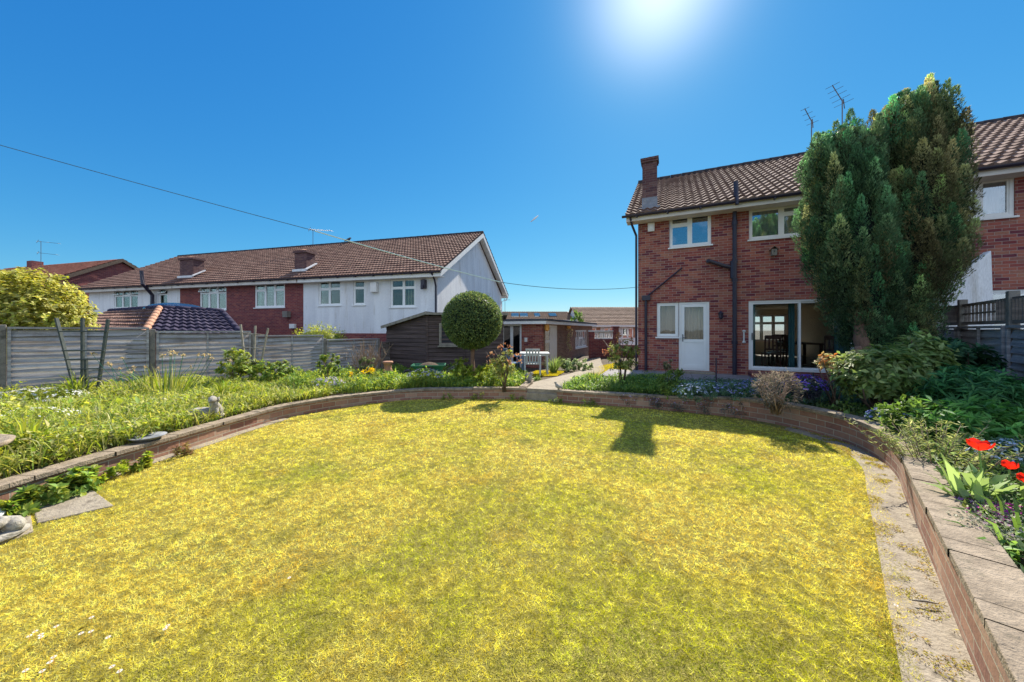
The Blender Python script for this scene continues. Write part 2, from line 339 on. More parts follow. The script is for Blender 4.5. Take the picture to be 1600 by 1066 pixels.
def ribbon(name, pts, w, z_of, mat, thick=.03, label=None, seg=1, jitter=0):
    b = MB(); P = np.array(pts, float)
    d = np.gradient(P, axis=0); d /= np.linalg.norm(d, axis=1)[:, None]; nn = np.stack([-d[:,1], d[:,0]], 1)
    L = P+nn*w/2; R = P-nn*w/2
    for i in range(len(P)-1):
        q = [(*R[i], z_of(*R[i])), (*R[i+1], z_of(*R[i+1])), (*L[i+1], z_of(*L[i+1])), (*L[i], z_of(*L[i]))]
        b.hexa([(x, y, z-thick) for x, y, z in q]+q)
    o = b.build(name, mat); o['kind'] = 'structure'
    if label: o['label'] = label
    return o
# paved path from the gap in the wall towards the outbuilding
pathc = catmull([(.52,7.36), (.75,8.0), (1.25,9.0), (1.9,10.2), (2.45,11.3), (2.9,12.5), (3.3,14.5), (3.9,17)], 5, False)
ribbon('garden_path', pathc, .95, lambda x, y: float(gz(x, y))+.035, M['slab'], .12, 'worn paved path running from the wall gap to the outbuilding')
def patch(name, poly, dz, mat, label, n=10):
    P = np.array(poly, float); b = MB()
    for i in range(n):
        for j in range(n):
            q = []
            for s, t in ((i, j), (i+1, j), (i+1, j+1), (i, j+1)):
                s /= n; t /= n; p = P[0]*(1-s)*(1-t)+P[1]*s*(1-t)+P[2]*s*t+P[3]*(1-s)*t; q.append((p[0], p[1], float(gz(*p))+dz))
            b.poly(q)
    o = b.build(name, mat); o['kind'] = 'structure'; o['label'] = label; return o
FARTURF = [[(2.0,9.3), (3.6,9.6), (4.3,13.4), (3.1,13.2)], [(.35,10.2), (1.4,10.6), (2.0,12.6), (.9,12.6)]]
patch('far_lawn', FARTURF[0], .02, M['turf'], 'small strip of yellow lawn right of the far path')
patch('side_lawn', FARTURF[1], .02, M['turf'], 'small yellow lawn patch beside the white table')
# concrete mowing strip inside the right and far wall
i0 = [i for i in range(len(WC)) if WC[i][0] > 3.6 and 4.8 < WC[i][1] < 6.0][0]
strip = [p for p in WC[i0:22*6+18]]
for nm, seq, w in (('edging_path', [WC[k] for k in range(15*6+3, 24*6+3)], .24),):
    P = np.array(seq); d = np.gradient(P, axis=0); d /= np.linalg.norm(d, axis=1)[:, None]; nn = np.stack([-d[:,1], d[:,0]], 1)
    inward = np.sign(((CEN-P)*nn).sum(1))[:, None]*nn
    ribbon(nm, P+inward*(w/2-.01), w, lambda x, y: .006, M['slab'], .05, 'narrow strip of worn slabs along the foot of the right wall')
P = np.array([WC[k] for k in range(2, 5*6)]); d = np.gradient(P, axis=0); d /= np.linalg.norm(d, axis=1)[:, None]; nn = np.stack([-d[:,1], d[:,0]], 1)
inward = np.sign(((CEN-P)*nn).sum(1))[:, None]*nn
ribbon('edging_path', P+inward*.06, .14, lambda x, y: .010, M['slab'], .05, 'thin strip of worn concrete along the foot of the left wall')
bs = MB()
SLABS = [[gnd(58,820), gnd(178,792), gnd(146,768), gnd(48,786)], [gnd(-50,872), gnd(52,832), gnd(46,790), gnd(-60,806)]]
for q in SLABS: bs.hexa([(x,y,-.03) for x,y in q]+[(x,y,.014) for x,y in q])
o = bs.build('paving', M['slab'], bevel=.008); o['kind'] = 'structure'; o['label'] = 'grey paving slabs set in the lawn edge by the left wall'
# patio by the brick house
bp = MB(); nx = 15
for i in range(nx):
    for j in range(3):
        x0 = -.9+i*.6; y0 = -1.9+j*.62
        bp.box(x0+.004, x0+.596, y0+.004, y0+.616, -.2, .205+.003*((i*7+j*3) % 3))
o = bp.build('patio', M['patio'], bevel=.006); o.location = (A.o[0], A.o[1], 0); o.rotation_euler = (0, 0, A.rot); o['kind'] = 'structure'; o['label'] = 'shaded grey patio slabs at the foot of the brick house'

# ---------------------------------------------------------------- retaining walls
def retaining(label, pts, ztop, coping=True, width=.165):
    P = np.array(pts); t = thing('retaining_wall', label, 'garden wall', (0,0,0), 0, 'low curved brick walls round the lawn')
    d = np.gradient(P, axis=0); d /= np.linalg.norm(d, axis=1)[:, None]; nn = np.stack([-d[:,1], d[:,0]], 1)
    out = -np.sign(((CEN-P)*nn).sum(1))[:, None]*nn
    s = np.concatenate([[0], np.cumsum(np.linalg.norm(np.diff(P, axis=0), axis=1))])
    I = P+out*.012; O = P+out*width; b = MB(); c = MB()
    for i in range(len(P)-1):
        za = ztop(*P[i])-.045; zb = ztop(*P[i+1])-.045
        uv = [(s[i],0), (s[i+1],0), (s[i+1],zb), (s[i],za)]
        b.poly([(*I[i],-.04), (*I[i+1],-.04), (*I[i+1],zb), (*I[i],za)], 0, uv)
        b.poly([(*O[i+1],-.04), (*O[i],-.04), (*O[i],za), (*O[i+1],zb)], 0, [uv[1], uv[0], uv[3], uv[2]])
        b.poly([(*I[i],za), (*I[i+1],zb), (*O[i+1],zb), (*O[i],za)])
    for i in (0, len(P)-1):
        z = ztop(*P[i])-.045; b.poly([(*I[i],-.04), (*O[i],-.04), (*O[i],z), (*I[i],z)], 0, [(0,0), (width,0), (width,z), (0,z)])
    b.build('brickwork', M['brick_garden'], t)
    if coping:
        # slabs about 0.6 m long with open joints
        L = s[-1]; k = max(1, round(L/.595)); r = random.Random(3)
        def pt(q, w): return np.array([np.interp(q, s, P[:,0]+out[:,0]*w), np.interp(q, s, P[:,1]+out[:,1]*w)])
        for j in range(k):
            a, e = j*L/k+.004, (j+1)*L/k-.004; dz = r.uniform(-.004, .004); dw = r.uniform(-.006, .006); m = 4
            for q in range(m):
                qa = a+(e-a)*q/m; qb = a+(e-a)*(q+1)/m; h = [pt(qa, -.012+dw), pt(qb, -.012+dw), pt(qb, width+.012+dw), pt(qa, width+.012+dw)]
                z = [ztop(*h[0])+dz, ztop(*h[1])+dz, ztop(*h[2])+dz, ztop(*h[3])+dz]
                sk = (() if m == 1 else ((5,) if q == 0 else ((3,) if q == m-1 else (3, 5))))
                c.hexa([(*h[i], z[i]-.046) for i in range(4)]+[(*h[i], z[i]) for i in range(4)], 0, sk)
        c.build('coping', M['coping'], t, bevel=.005)
    return t
wt = lambda x, y: float(walltop(x, y))
def wci(x, y): return int(np.argmin(np.hypot(WC[:,0]-x, WC[:,1]-y)))
iL, iR = wci(.28,7.38), wci(.95,7.15)
leftseg = np.concatenate([WC[wci(-3.2,-2.0):], WC[:iL+1]]); retaining('long low brick wall with concrete coping curving round the left and far side of the lawn', leftseg, wt, True, .16)
rightseg = WC[iR:wci(-.3,-1.4)+1]; retaining('low brick wall with pale coping slabs sweeping down the right side of the lawn', rightseg, wt, True, .19)
ret = catmull([(.30,7.44), (.36,7.7), (.46,8.15), (.52,8.4)], 3, False)
retaining('short return of brick wall with coping on the left of the path gap', ret, lambda x, y: .27, True, .14)
b = MB(); q = WC[iL:iR+1]
for i in range(len(q)-1):
    a, e = q[i], q[i+1]; b.hexa([(a[0],a[1],-.03), (e[0],e[1],-.03), (e[0]+.1,e[1]+.32,-.03), (a[0]+.1,a[1]+.32,-.03), (a[0],a[1],.15), (e[0],e[1],.15), (e[0]+.1,e[1]+.32,.15), (a[0]+.1,a[1]+.32,.15)], 0, (3, 5) if 0 < i < len(q)-2 else ())
tag(b.build('garden_step', M['slab']), 'low stone step in the gap between the two curved walls', 'step')

# ================================================================ fences
def fence_panel(parent, p, q, zb, zt, nb=13, seed=0, flip=1, mat='wood_fence', mids=(.5,)):
    r = random.Random(seed); P = np.array(p); Q = np.array(q); L = np.linalg.norm(Q-P); u = (Q-P)/L; v = np.array([-u[1], u[0]])*flip
    b = MB(); f = lambda a, n, z: (P[0]+u[0]*a+v[0]*n, P[1]+u[1]*a+v[1]*n, z)
    bh = (zt-zb-.05)/nb; ns = 9
    for k in range(nb):
        z0 = zb+k*bh; ph = r.uniform(0, 6); am = r.uniform(.005, .017); tilt = r.uniform(-.014, .014)
        for i in range(ns):
            a0, a1 = L*i/ns, L*(i+1)/ns
            w0 = am*math.sin(ph+i*.9)+tilt*(i/ns-.5)+r.uniform(-.002,.002); w1 = am*math.sin(ph+(i+1)*.9)+tilt*((i+1)/ns-.5)
            # sloping board: bottom edge stands proud towards -v
            b.hexa([f(a0,-.060,z0-.018+w0), f(a1,-.060,z0-.018+w1), f(a1,-.030,z0-.018+w1), f(a0,-.030,z0-.018+w0),
                    f(a0,-.012,z0+bh+.004+w0*.3), f(a1,-.012,z0+bh+.004+w1*.3), f(a1,-.003,z0+bh+.004+w1*.3), f(a0,-.003,z0+bh+.004+w0*.3)], 0, (3,5) if 0 < i < ns-1 else ())
    pn = b.build('panel', M[mat], parent); b = MB()
    for a in [.02]+[m*L for m in mids]+[L-.02]:
        b.hexa([f(a-.02,-.085,zb-.02), f(a+.02,-.085,zb-.02), f(a+.02,-.05,zb-.02), f(a-.02,-.05,zb-.02), f(a-.02,-.085,zt-.03), f(a+.02,-.085,zt-.03), f(a+.02,-.05,zt-.03), f(a-.02,-.05,zt-.03)])
    b.hexa([f(0,-.09,zt-.03), f(L,-.09,zt-.03), f(L,.02,zt-.03), f(0,.02,zt-.03), f(0,-.09,zt+.012), f(L,-.09,zt+.012), f(L,.02,zt+.012), f(0,.02,zt+.012)])
    b.build('frame', M[mat], pn); return pn
def post(parent, x, y, zb, zt, w=.1, mat='concrete_post', rz=0, name='post'):
    b = MB(); c, s = math.cos(rz), math.sin(rz); b.obox((x-c*w/2+s*w/2, y-s*w/2-c*w/2), (c, s), 0, w, 0, w, zb, zt); return b.build(name, M[mat], parent, bevel=.01)
fL = thing('lap_fence', 'long weathered grey lap fence with brown posts along the left flower bed', 'fence')
d = np.array([.580, .814]); P0 = np.array([-9.42, 6.30])
tops = [1.70, 1.55, 1.47, 1.34, 1.19, 1.12]; rzf = math.atan2(d[1], d[0])
for i in range(-1, 4):
    p = P0+d*1.93*i+d*.06; q = P0+d*1.93*(i+1)-d*.06; zt = tops[i+1]
    zb = float(gz(*p))-.08
    fence_panel(fL, p, q, zb, zt-.0, 14 if i < 1 else 13, 20+i, 1, 'wood_fence', (.5,) if i > -1 else (.5,))
for i in range(-1, 5): x, y = P0+d*1.93*i; post(fL, x, y, float(gz(x, y))-.3, tops[max(0, i)+ (1 if i>=0 else 0)]+.05 if i < 4 else 1.2, .1, 'concrete_post', rzf)
# right fence: post at (7.64,5.2)
fR = thing('lap_fence', 'tall grey lap fence with trellis top on the right behind the shrubs', 'fence')
dr = np.array([.628, .778]); R0 = np.array([7.66, 5.22]); rzr = math.atan2(dr[1], dr[0])
for i in (-1, 0, 1):
    p = R0+dr*1.93*i+dr*.06; q = R0+dr*1.93*(i+1)-dr*.06
    fence_panel(fR, q, p, .12, 1.56, 12, 40+i, 1, 'wood_fence', (.5,))
    # trellis / close boarded strip on top
    b = MB(); L = 1.81; u = dr
    f = lambda a, z: (p[0]+u[0]*a, p[1]+u[1]*a, z)
    b.beam(f(0,1.63), f(L,1.63), .05, .06); b.beam(f(0,1.98), f(L,1.98), .05, .045)
    if i == 0:
        for k in range(9): b.beam(f(.42+k*.16,1.65), f(.42+k*.16,1.97), .03, .02, 0, (u[0],u[1],0))
        b.beam(f(.35,1.81), f(L,1.81), .02, .03)
        for k in range(4): b.beam(f(.04+k*.1,1.65), f(.04+k*.1,1.97), .09, .018, 0, (u[0],u[1],0))
    else:
        for k in range(18): b.beam(f(.05+k*.1,1.65), f(.05+k*.1,1.97), .09, .018, 0, (u[0],u[1],0))
    b.build('trellis_top', M['wood_fence2'], fR)
for i in (-1, 0, 1, 2): x, y = R0+dr*1.93*i; post(fR, x, y, 0, 2.1, .11, 'concrete_post', rzr)
# lower fence between bed and shed (behind the bare shrub)
fM = thing('lap_fence', 'low brown fence with pale top rail behind the bare twiggy shrub', 'fence')
p = P0+d*1.93*4; q = np.array([-4.55, 13.4]); fence_panel(fM, p+d*.1, q, -.2, 1.05, 11, 77, 1, 'wood_fence2')
b = MB(); b.beam((p[0]+.9,p[1]+1.3,1.14), (q[0]+.3,q[1],1.14), .06, .05); b.build('rail', M['paint'], fM)

# ================================================================ buildings
def wallp(b, o, u, L, z0, z1, ops=(), t=.25, mo=0, mi=1, a0=0.0, uvoff=0.0):
    """wall panel along u from a0 to L with openings (a0,a1,z0,z1); outside on the right of u"""
    us = sorted(set([a0, L]+[q for op in ops for q in op[:2]])); zs = sorted(set([z0, z1]+[q for op in ops for q in op[2:]]))
    vx, vy = -u[1], u[0]; f = lambda a, n, z: (o[0]+u[0]*a+vx*n, o[1]+u[1]*a+vy*n, z)
    hole = lambda a, z: any(op[0] < a < op[1] and op[2] < z < op[3] for op in ops)
    U = lambda a, z: (a+uvoff, z)
    for i in range(len(us)-1):
        for j in range(len(zs)-1):
            a, e, c, g = us[i], us[i+1], zs[j], zs[j+1]
            if hole((a+e)/2, (c+g)/2): continue
            b.poly([f(a,0,c), f(e,0,c), f(e,0,g), f(a,0,g)], mo, [U(a,c), U(e,c), U(e,g), U(a,g)])
            b.poly([f(e,t,c), f(a,t,c), f(a,t,g), f(e,t,g)], mi, [U(e,c), U(a,c), U(a,g), U(e,g)])
    for a, e, c, g in ops:
        b.poly([f(a,0,c), f(a,0,g), f(a,t,g), f(a,t,c)], mo, [(0,c),(0,g),(t,g),(t,c)]); b.poly([f(e,0,g), f(e,0,c), f(e,t,c), f(e,t,g)], mo, [(0,g),(0,c),(t,c),(t,g)])
        b.poly([f(a,0,g), f(e,0,g), f(e,t,g), f(a,t,g)], mo); b.poly([f(e,0,c), f(a,0,c), f(a,t,c), f(e,t,c)], mo)
    for a in (a0, L): b.poly([f(a,0,z0), f(a,0,z1), f(a,t,z1), f(a,t,z0)], mo, [(0,z0),(0,z1),(t,z1),(t,z0)])
    b.poly([f(a0,0,z1), f(L,0,z1), f(L,t,z1), f(a0,t,z1)], mo)
def tiled(b, p00, p10, p11, p01, tw=.21, th=.33, amp=.022, lift=.055, sub=6, m=0):
    """pantiles over the quad eave-left, eave-right, ridge-right, ridge-left"""
    p00, p10, p11, p01 = [np.array(p, float) for p in (p00, p10, p11, p01)]
    W_ = max(np.linalg.norm(p10-p00), np.linalg.norm(p11-p01)); Hh = np.linalg.norm((p01+p11)/2-(p00+p10)/2)
    nt = max(1, round(W_/tw)); nc = max(1, round(Hh/th)); nrm = np.cross(p10-p00, (p01+p11)/2-(p00+p10)/2); nrm /= np.linalg.norm(nrm)
    if nrm[2] < 0: nrm = -nrm
    X = np.arange(nt*sub+1)/(nt*sub); ph = (X*nt) % 1; prof = amp*np.cos(ph*2*math.pi)*np.where((ph > .5), .8, 1)
    rr = np.random.default_rng(int(abs(p00[0]*100)) % 999)
    tile_i = np.minimum((X*nt).astype(int), nt-1)
    def row(t, e, jit):
        a = p00[None]*(1-t)+p01[None]*t; c = p10[None]*(1-t)+p11[None]*t
        return a*(1-X[:,None])+c*X[:,None]+nrm[None]*(prof+e+jit[tile_i])[:,None]
    base = len(b.v); rows = []
    for j in range(nc):
        jt = rr.normal(0, .002, nt)
        rows.append((row(j/nc, lift, jt), j/nc)); rows.append((row((j+1)/nc-1e-4, 0, jt), (j+1)/nc))
    for r_, t in rows: b.v += [tuple(q) for q in r_]
    n1 = len(X)
    for i in range(len(rows)-1):
        for k in range(n1-1):
            uv = [(X[k]*W_+.001, rows[i][1]*Hh), (X[k+1]*W_-.001, rows[i][1]*Hh), (X[k+1]*W_-.001, rows[i+1][1]*Hh), (X[k]*W_+.001, rows[i+1][1]*Hh)]
            b.face((base+i*n1+k, base+i*n1+k+1, base+(i+1)*n1+k+1, base+(i+1)*n1+k), m, uv)
    # close the front of the lowest course
    n = len(b.v); b.v += [tuple(q-nrm*(lift+amp+.02)) for q in rows[0][0]]
    for k in range(n1-1): b.face((base+k+1, base+k, n+k, n+k+1), m)
def ridge_tiles(b, p, q, r=.11, step=.42):
    p = Vector(p); q = Vector(q); L = (q-p).length; n = max(1, round(L/step))
    for i in range(n):
        a = p.lerp(q, i/n); c = p.lerp(q, (i+1)/n*1.0); c = a+(c-a)*.985; b.tube([a, c], [r*1.04, r*.96], 10)
def window(parent, o, u, a0, a1, z0, z1, cols=(0,1), rows=None, n0=.06, fr=.055, mat='pvc', glass='glass', curtain=None, sill=True, name='window', opened=(), label=None):
    """framed window in an opening; cols = fractions of the verticals, rows = list per column of transom fractions"""
    b = MB(); W_ = a1-a0; Hh = z1-z0; g = MB(); t = .06; s = .035
    e = .003
    b.obox(o, u, a0+e, a0+fr, n0, n0+t, z0+e, z1-e); b.obox(o, u, a1-fr, a1-e, n0, n0+t, z0+e, z1-e)
    b.obox(o, u, a0+fr, a1-fr, n0, n0+t, z0+e, z0+fr); b.obox(o, u, a0+fr, a1-fr, n0, n0+t, z1-fr, z1-e)
    ia, ie, iz, ig = a0+fr, a1-fr, z0+fr, z1-fr
    for k in range(len(cols)-1):
        c0 = ia+(ie-ia)*cols[k]; c1 = ia+(ie-ia)*cols[k+1]
        if k: b.obox(o, u, c0-.03, c0+.03, n0+.004, n0+t-.004, iz, ig); c0 += .03
        if k < len(cols)-2: c1 -= .03
        zz = [iz]+[iz+(ig-iz)*q for q in (rows[k] if rows else ())]+[ig]
        for j in range(len(zz)-1):
            y0, y1 = zz[j], zz[j+1]
            if j: b.obox(o, u, c0, c1, n0+.006, n0+t-.006, y0-.025, y0+.025); y0 += .025
            if j < len(zz)-2: y1 -= .025
            if (k, j) in opened:      # top light pushed open
                dy = .16; vx, vy = -u[1], u[0]; F_ = lambda a, n, z: (o[0]+u[0]*a+vx*n, o[1]+u[1]*a+vy*n, z)
                hgt = y1-y0
                for (aa, ab) in ((c0, c0+s), (c1-s, c1)): b.hexa([F_(aa,n0-dy,y0+.03), F_(ab,n0-dy,y0+.03), F_(ab,n0-dy+.03,y0+.02), F_(aa,n0-dy+.03,y0+.02), F_(aa,n0,y1), F_(ab,n0,y1), F_(ab,n0+.03,y1-.01), F_(aa,n0+.03,y1-.01)])
                b.obox(o, u, c0+s, c1-s, n0-dy, n0-dy+.03, y0+.02, y0+.055); b.obox(o, u, c0+s, c1-s, n0-.03, n0-.002, y1-.035, y1)
            else:
                b.obox(o, u, c0, c0+s, n0+.01, n0+t-.01, y0, y1); b.obox(o, u, c1-s, c1, n0+.01, n0+t-.01, y0, y1)
                b.obox(o, u, c0+s, c1-s, n0+.01, n0+t-.01, y0, y0+s); b.obox(o, u, c0+s, c1-s, n0+.01, n0+t-.01, y1-s, y1)
            g.obox(o, u, c0+s, c1-s, n0+.028, n0+.034, y0+s, y1-s)
    w = b.build(name, M[mat], parent)
    if label: w['label'] = label
    g.build('pane', M[glass], w)
    if sill:
        b = MB(); b.obox(o, u, a0-.04, a1+.04, -.05, n0+.001, z0-.045, z0-.002); b.build('sill', M[mat], w)
    if curtain:
        b = MB(); n = 60; vx, vy = -u[1], u[0]; nn = n0+.14
        pts = [(ia+(ie-ia)*i/n, nn+.018*math.sin(i*1.1)+.008*math.sin(i*2.7)) for i in range(n+1)]
        for i in range(n):
            if curtain[1] and not any(x0 <= i/n < x1 for x0, x1 in curtain[1]): continue
            (a, m1), (c, m2) = pts[i], pts[i+1]
            F_ = lambda a, n, z: (o[0]+u[0]*a+vx*n, o[1]+u[1]*a+vy*n, z)
            b.poly([F_(a,m1,iz), F_(c,m2,iz), F_(c,m2,ig), F_(a,m1,ig)]); b.poly([F_(c,m2+.003,iz), F_(a,m1+.003,iz), F_(a,m1+.003,ig), F_(c,m2+.003,ig)])
        b.build('curtain', M[curtain[0]], w)
    return w
X_ = (1, 0); O_ = (0, 0)
def gable_faces(b, x, y0, y1, z0, z1, side, m=0, t=.25):
    ym = (y0+y1)/2; xi = x-side*t
    P = [(x,y0,z0), (x,y1,z0), (x,ym,z1)]; Q = [(xi,y0,z0), (xi,y1,z0), (xi,ym,z1)]
    if side < 0: P = [P[1], P[0], P[2]]
    b.poly(P, m, [(p[1], p[2]) for p in P]); b.poly(Q[::-1], m)
    b.poly([P[0], P[1], Q[1], Q[0]] if side > 0 else [P[1], P[0], Q[0], Q[1]], m)
def gutter(parent, x0, x1, y, z, brackets=6, mat='black'):
    b = MB(); n = 8
    for k in range(n):
        a0 = math.pi+math.pi*k/n; a1 = math.pi+math.pi*(k+1)/n; r = .06
        b.hexa([(x0,y+r*math.cos(a0),z+r*math.sin(a0)), (x1,y+r*math.cos(a0),z+r*math.sin(a0)), (x1,y+.85*r*math.cos(a0),z+.85*r*math.sin(a0)), (x0,y+.85*r*math.cos(a0),z+.85*r*math.sin(a0)),
                (x0,y+r*math.cos(a1),z+r*math.sin(a1)), (x1,y+r*math.cos(a1),z+r*math.sin(a1)), (x1,y+.85*r*math.cos(a1),z+.85*r*math.sin(a1)), (x0,y+.85*r*math.cos(a1),z+.85*r*math.sin(a1))])
    for k in range(brackets):
        x = x0+(x1-x0)*(k+.5)/brackets; b.box(x-.02, x+.02, y-.066, y+.07, z-.085, z-.055)
    return b.build('gutter', M[mat], parent)
# ---------------------------------------------------------------- brick house (right)
D_ = 8.6; EZ = 5.02
w1 = [*A.hit(1045.8,338.2), *A.hit(1111.5,381.6)]; w2 = [3.0, 5.0, 4.75, 4.09]
W1 = (w1[0], w1[2], w1[3], w1[1]-.02); W2 = (3.0, 4.72, 4.09, 4.98)
SW = (.56, 1.18, 1.29, 2.36); DR = (1.19, 2.01, .27, 2.36); PT = (2.99, 5.35, .36, 2.34)
hA = thing('brick_house', 'two storey red brick house with white back door and patio doors beside the dark yew', 'house', (A.o[0], A.o[1], 0), A.rot, 'brick houses behind the yew')
SPLIT = 6.55; BW = (4.45, 5.95, .95, 2.25)
b = MB(); opsF = [W1, W2, (.56,1.185,1.29,2.36), (1.185,2.01,.27,2.36), PT]
wallp(b, O_, X_, SPLIT, -.1, EZ, [W1, W2, SW[:1]+(1.185,)+SW[2:], (1.185,)+DR[1:], PT])
wallp(b, (SPLIT, D_), (-1,0), SPLIT, -.1, EZ, [(SPLIT-BW[1], SPLIT-BW[0], BW[2], BW[3])])
wallp(b, (0, D_-.25), (0,-1), D_-.5, -.1, EZ, []); gable_faces(b, 0, 0, D_, EZ, 7.72, -1)
wallp(b, (SPLIT, .25), (0,1), D_-.5, -.1, EZ, [])
b.build('wall', [M['brick'], M['plaster']], hA)
# inside of the dining room
b = MB(); b.box(.27, SPLIT-.27, .27, D_-.27, .2, .345); fl = b.build('floor', M['carpet'], hA)
b = MB(); b.box(.27, SPLIT-.27, .27, D_-.27, 2.5, 2.62); b.build('ceiling', M['plaster'], hA)
b = MB(); b.box(2.62, 2.74, .27, D_-.27, .35, 2.497); b.box(.27, 2.6, 3.2, 3.3, .35, 2.497); b.box(.27, SPLIT-.27, 3.2, 3.3, 2.625, EZ-.02); b.build('partition', M['plaster'], hA)
window(hA, (SPLIT, D_), (-1,0), SPLIT-BW[1], SPLIT-BW[0], BW[2], BW[3], (0,.33,.67,1), [(.7,),(.7,),(.7,)], .12, .06, 'pvc', 'glass_clear', None, True)
window(hA, O_, X_, *W1, (0,.5,1), [(.74,), ()], .05, .055, 'pvc', 'glass', None, True, label='bathroom window with blue sky reflected in two white framed lights')
window(hA, O_, X_, *W2, (0,.44,1), [(), (.76,)], .05, .055, 'paint', 'glass', ('curtain', None), True, label='cream framed bedroom window with white net curtain')
window(hA, O_, X_, SW[0], 1.183, SW[2], SW[3], (0,1), None, .04, .06, 'pvc', 'glass_clear', ('curtain_b', None), True, label='small kitchen window with striped beige curtain')
# back door
b = MB(); o_, u_ = O_, X_
d0, d1, dz0, dz1 = DR
for q in ((d0,d0+.06,dz0,dz1), (d1-.06,d1,dz0,dz1), (d0+.06,d1-.06,dz1-.06,dz1), (d0+.06,d1-.06,dz0,dz0+.04)): b.obox(o_, u_, q[0], q[1], .03, .1, q[2]+.002, q[3]-.002)
dr_ = b.build('door', M['pvc'], hA); dr_['label'] = 'white back door glazed above with curtain'
b = MB(); e0, e1 = d0+.063, d1-.063; f0, f1 = dz0+.045, dz1-.064; m_ = dz0+.9
for q in ((e0,e0+.09,f0,f1), (e1-.09,e1,f0,f1), (e0+.09,e1-.09,f0,f0+.12), (e0+.09,e1-.09,f1-.09,f1), (e0+.09,e1-.09,m_-.05,m_+.05)): b.obox(o_, u_, q[0], q[1], .035, .085, q[2], q[3])
b.obox(o_, u_, e0+.09, e1-.09, .05, .07, f0+.12, m_-.05); b.build('door_leaf', M['pvc'], dr_, bevel=.004)
b = MB(); b.obox(o_, u_, e0+.09, e1-.09, .055, .061, m_+.05, f1-.09); b.build('pane', M['glass_clear'], dr_)
b = MB(); n = 40
for i in range(n):
    a = e0+.09+(e1-e0-.18)*i/n; c = e0+.09+(e1-e0-.18)*(i+1)/n; y1 = .2+.02*math.sin(i*.9); y2 = .2+.02*math.sin((i+1)*.9)
    b.poly([(a,y1,m_), (c,y2,m_), (c,y2,f1), (a,y1,f1)])
b.build('curtain', M['curtain_b'], dr_)
b = MB(); b.obox(o_, u_, e0+.03, e0+.06, .015, .034, m_-.02, m_+.2); b.obox(o_, u_, e0+.035, e0+.15, -.015, .01, m_+.09, m_+.11); b.obox(o_, u_, e0+.035, e0+.055, .01, .015, m_+.09, m_+.11); b.build('handle', M['metal'], dr_)
b = MB(); b.box(DR[0]-.1, DR[1]+.12, -.36, -.004, .2, .262); b.build('doorstep', M['slab'], hA, bevel=.01)
# patio doors: one sash slid open
b = MB(); a0, a1, z0, z1 = PT; mid = a0+1.17
for q in ((a0,a0+.06,z0,z1,.02,.12), (a1-.06,a1,z0,z1,.02,.12), (a0+.06,a1-.06,z1-.05,z1,.02,.12), (a0+.06,a1-.06,z0,z0+.06,-.02,.12)): b.obox(o_, u_, q[0]+.002, q[1]-.002, q[4], q[5], q[2]+.002, q[3]-.002)
pd = b.build('patio_door', M['pvc'], hA)
for k, (x0, x1, yy) in enumerate(((a0+.06, mid+.03, .035), (mid-.03, a1-.06, .08))):
    b = MB(); q = .05
    b.obox(o_, u_, x0, x0+q, yy, yy+.035, z0+.06, z1-.05); b.obox(o_, u_, x1-q, x1, yy, yy+.035, z0+.06, z1-.05)
    b.obox(o_, u_, x0+q, x1-q, yy, yy+.035, z0+.06, z0+.06+q); b.obox(o_, u_, x0+q, x1-q, yy, yy+.035, z1-.05-q, z1-.05)
    b.build('sash', M['pvc'], pd); b = MB(); b.obox(o_, u_, x0+q, x1-q, yy+.015, yy+.021, z0+.06+q, z1-.05-q); b.build('pane', M['glass_clear'], pd)
b = MB(); b.obox(o_, u_, a0+.075, a0+.095, -.02, .03, 1.22, 1.42); b.build('handle', M['metal'], pd)
b = MB()
for x0, x1 in ((a0+.08, a0+.22), (a0+1.0, a0+1.14), (a0+2.0, a0+2.3)):
    for i in range(10):
        a = x0+(x1-x0)*i/10; c = x0+(x1-x0)*(i+1)/10; b.poly([(a,.35+.02*math.sin(i*1.7),.37), (c,.35+.02*math.sin(i*1.7+1.7),.37), (c,.35+.02*math.sin(i*1.7+1.7),2.3), (a,.35+.02*math.sin(i*1.7),2.3)])
b.build('curtain', M['teal'], pd)
b = MB(); b.box(PT[0]-.02, PT[1]+.1, -.5, -.004, .2, .33); b.build('doorstep', M['brick_dark'], hA, bevel=.006)
# roof
RX0, RX1 = -.34, SPLIT
b = MB(); tiled(b, (RX0,-.46,5.13), (RX1,-.46,5.13), (RX1,D_/2,8.0), (RX0+.0,D_/2,8.0)); tiled(b, (RX1,D_+.46,5.13), (RX0,D_+.46,5.13), (RX0,D_/2,8.0), (RX1,D_/2,8.0), sub=2)
rf = b.build('roof', M['tile'], hA); b = MB(); ridge_tiles(b, (RX0,D_/2,8.0), (RX1-.0,D_/2,8.0)); b.build('ridge_tiles', M['ridge'], rf, True)
b = MB(); b.box(RX0+.02, RX1-.002, -.42, -.39, 4.93, 5.08); b.box(RX0+.02, RX1-.002, -.39, -.003, 4.93, 4.945)
b.poly([(RX0+.02,-.42,4.93), (RX0+.02,-.42,5.1), (RX0+.02,D_/2,7.93), (RX0+.02,D_/2,7.75)]); b.poly([(RX0+.05,-.42,4.93), (RX0+.05,D_/2,7.75), (RX0+.05,D_/2,7.93), (RX0+.05,-.42,5.1)])
b.poly([(RX0+.02,-.42,4.93), (RX0+.02,D_/2,7.75), (RX0+.05,D_/2,7.75), (RX0+.05,-.42,4.93)])
b.build('fascia', M['fascia'], hA); gutter(hA, RX0-.1, RX1, -.49, 5.1, 8)
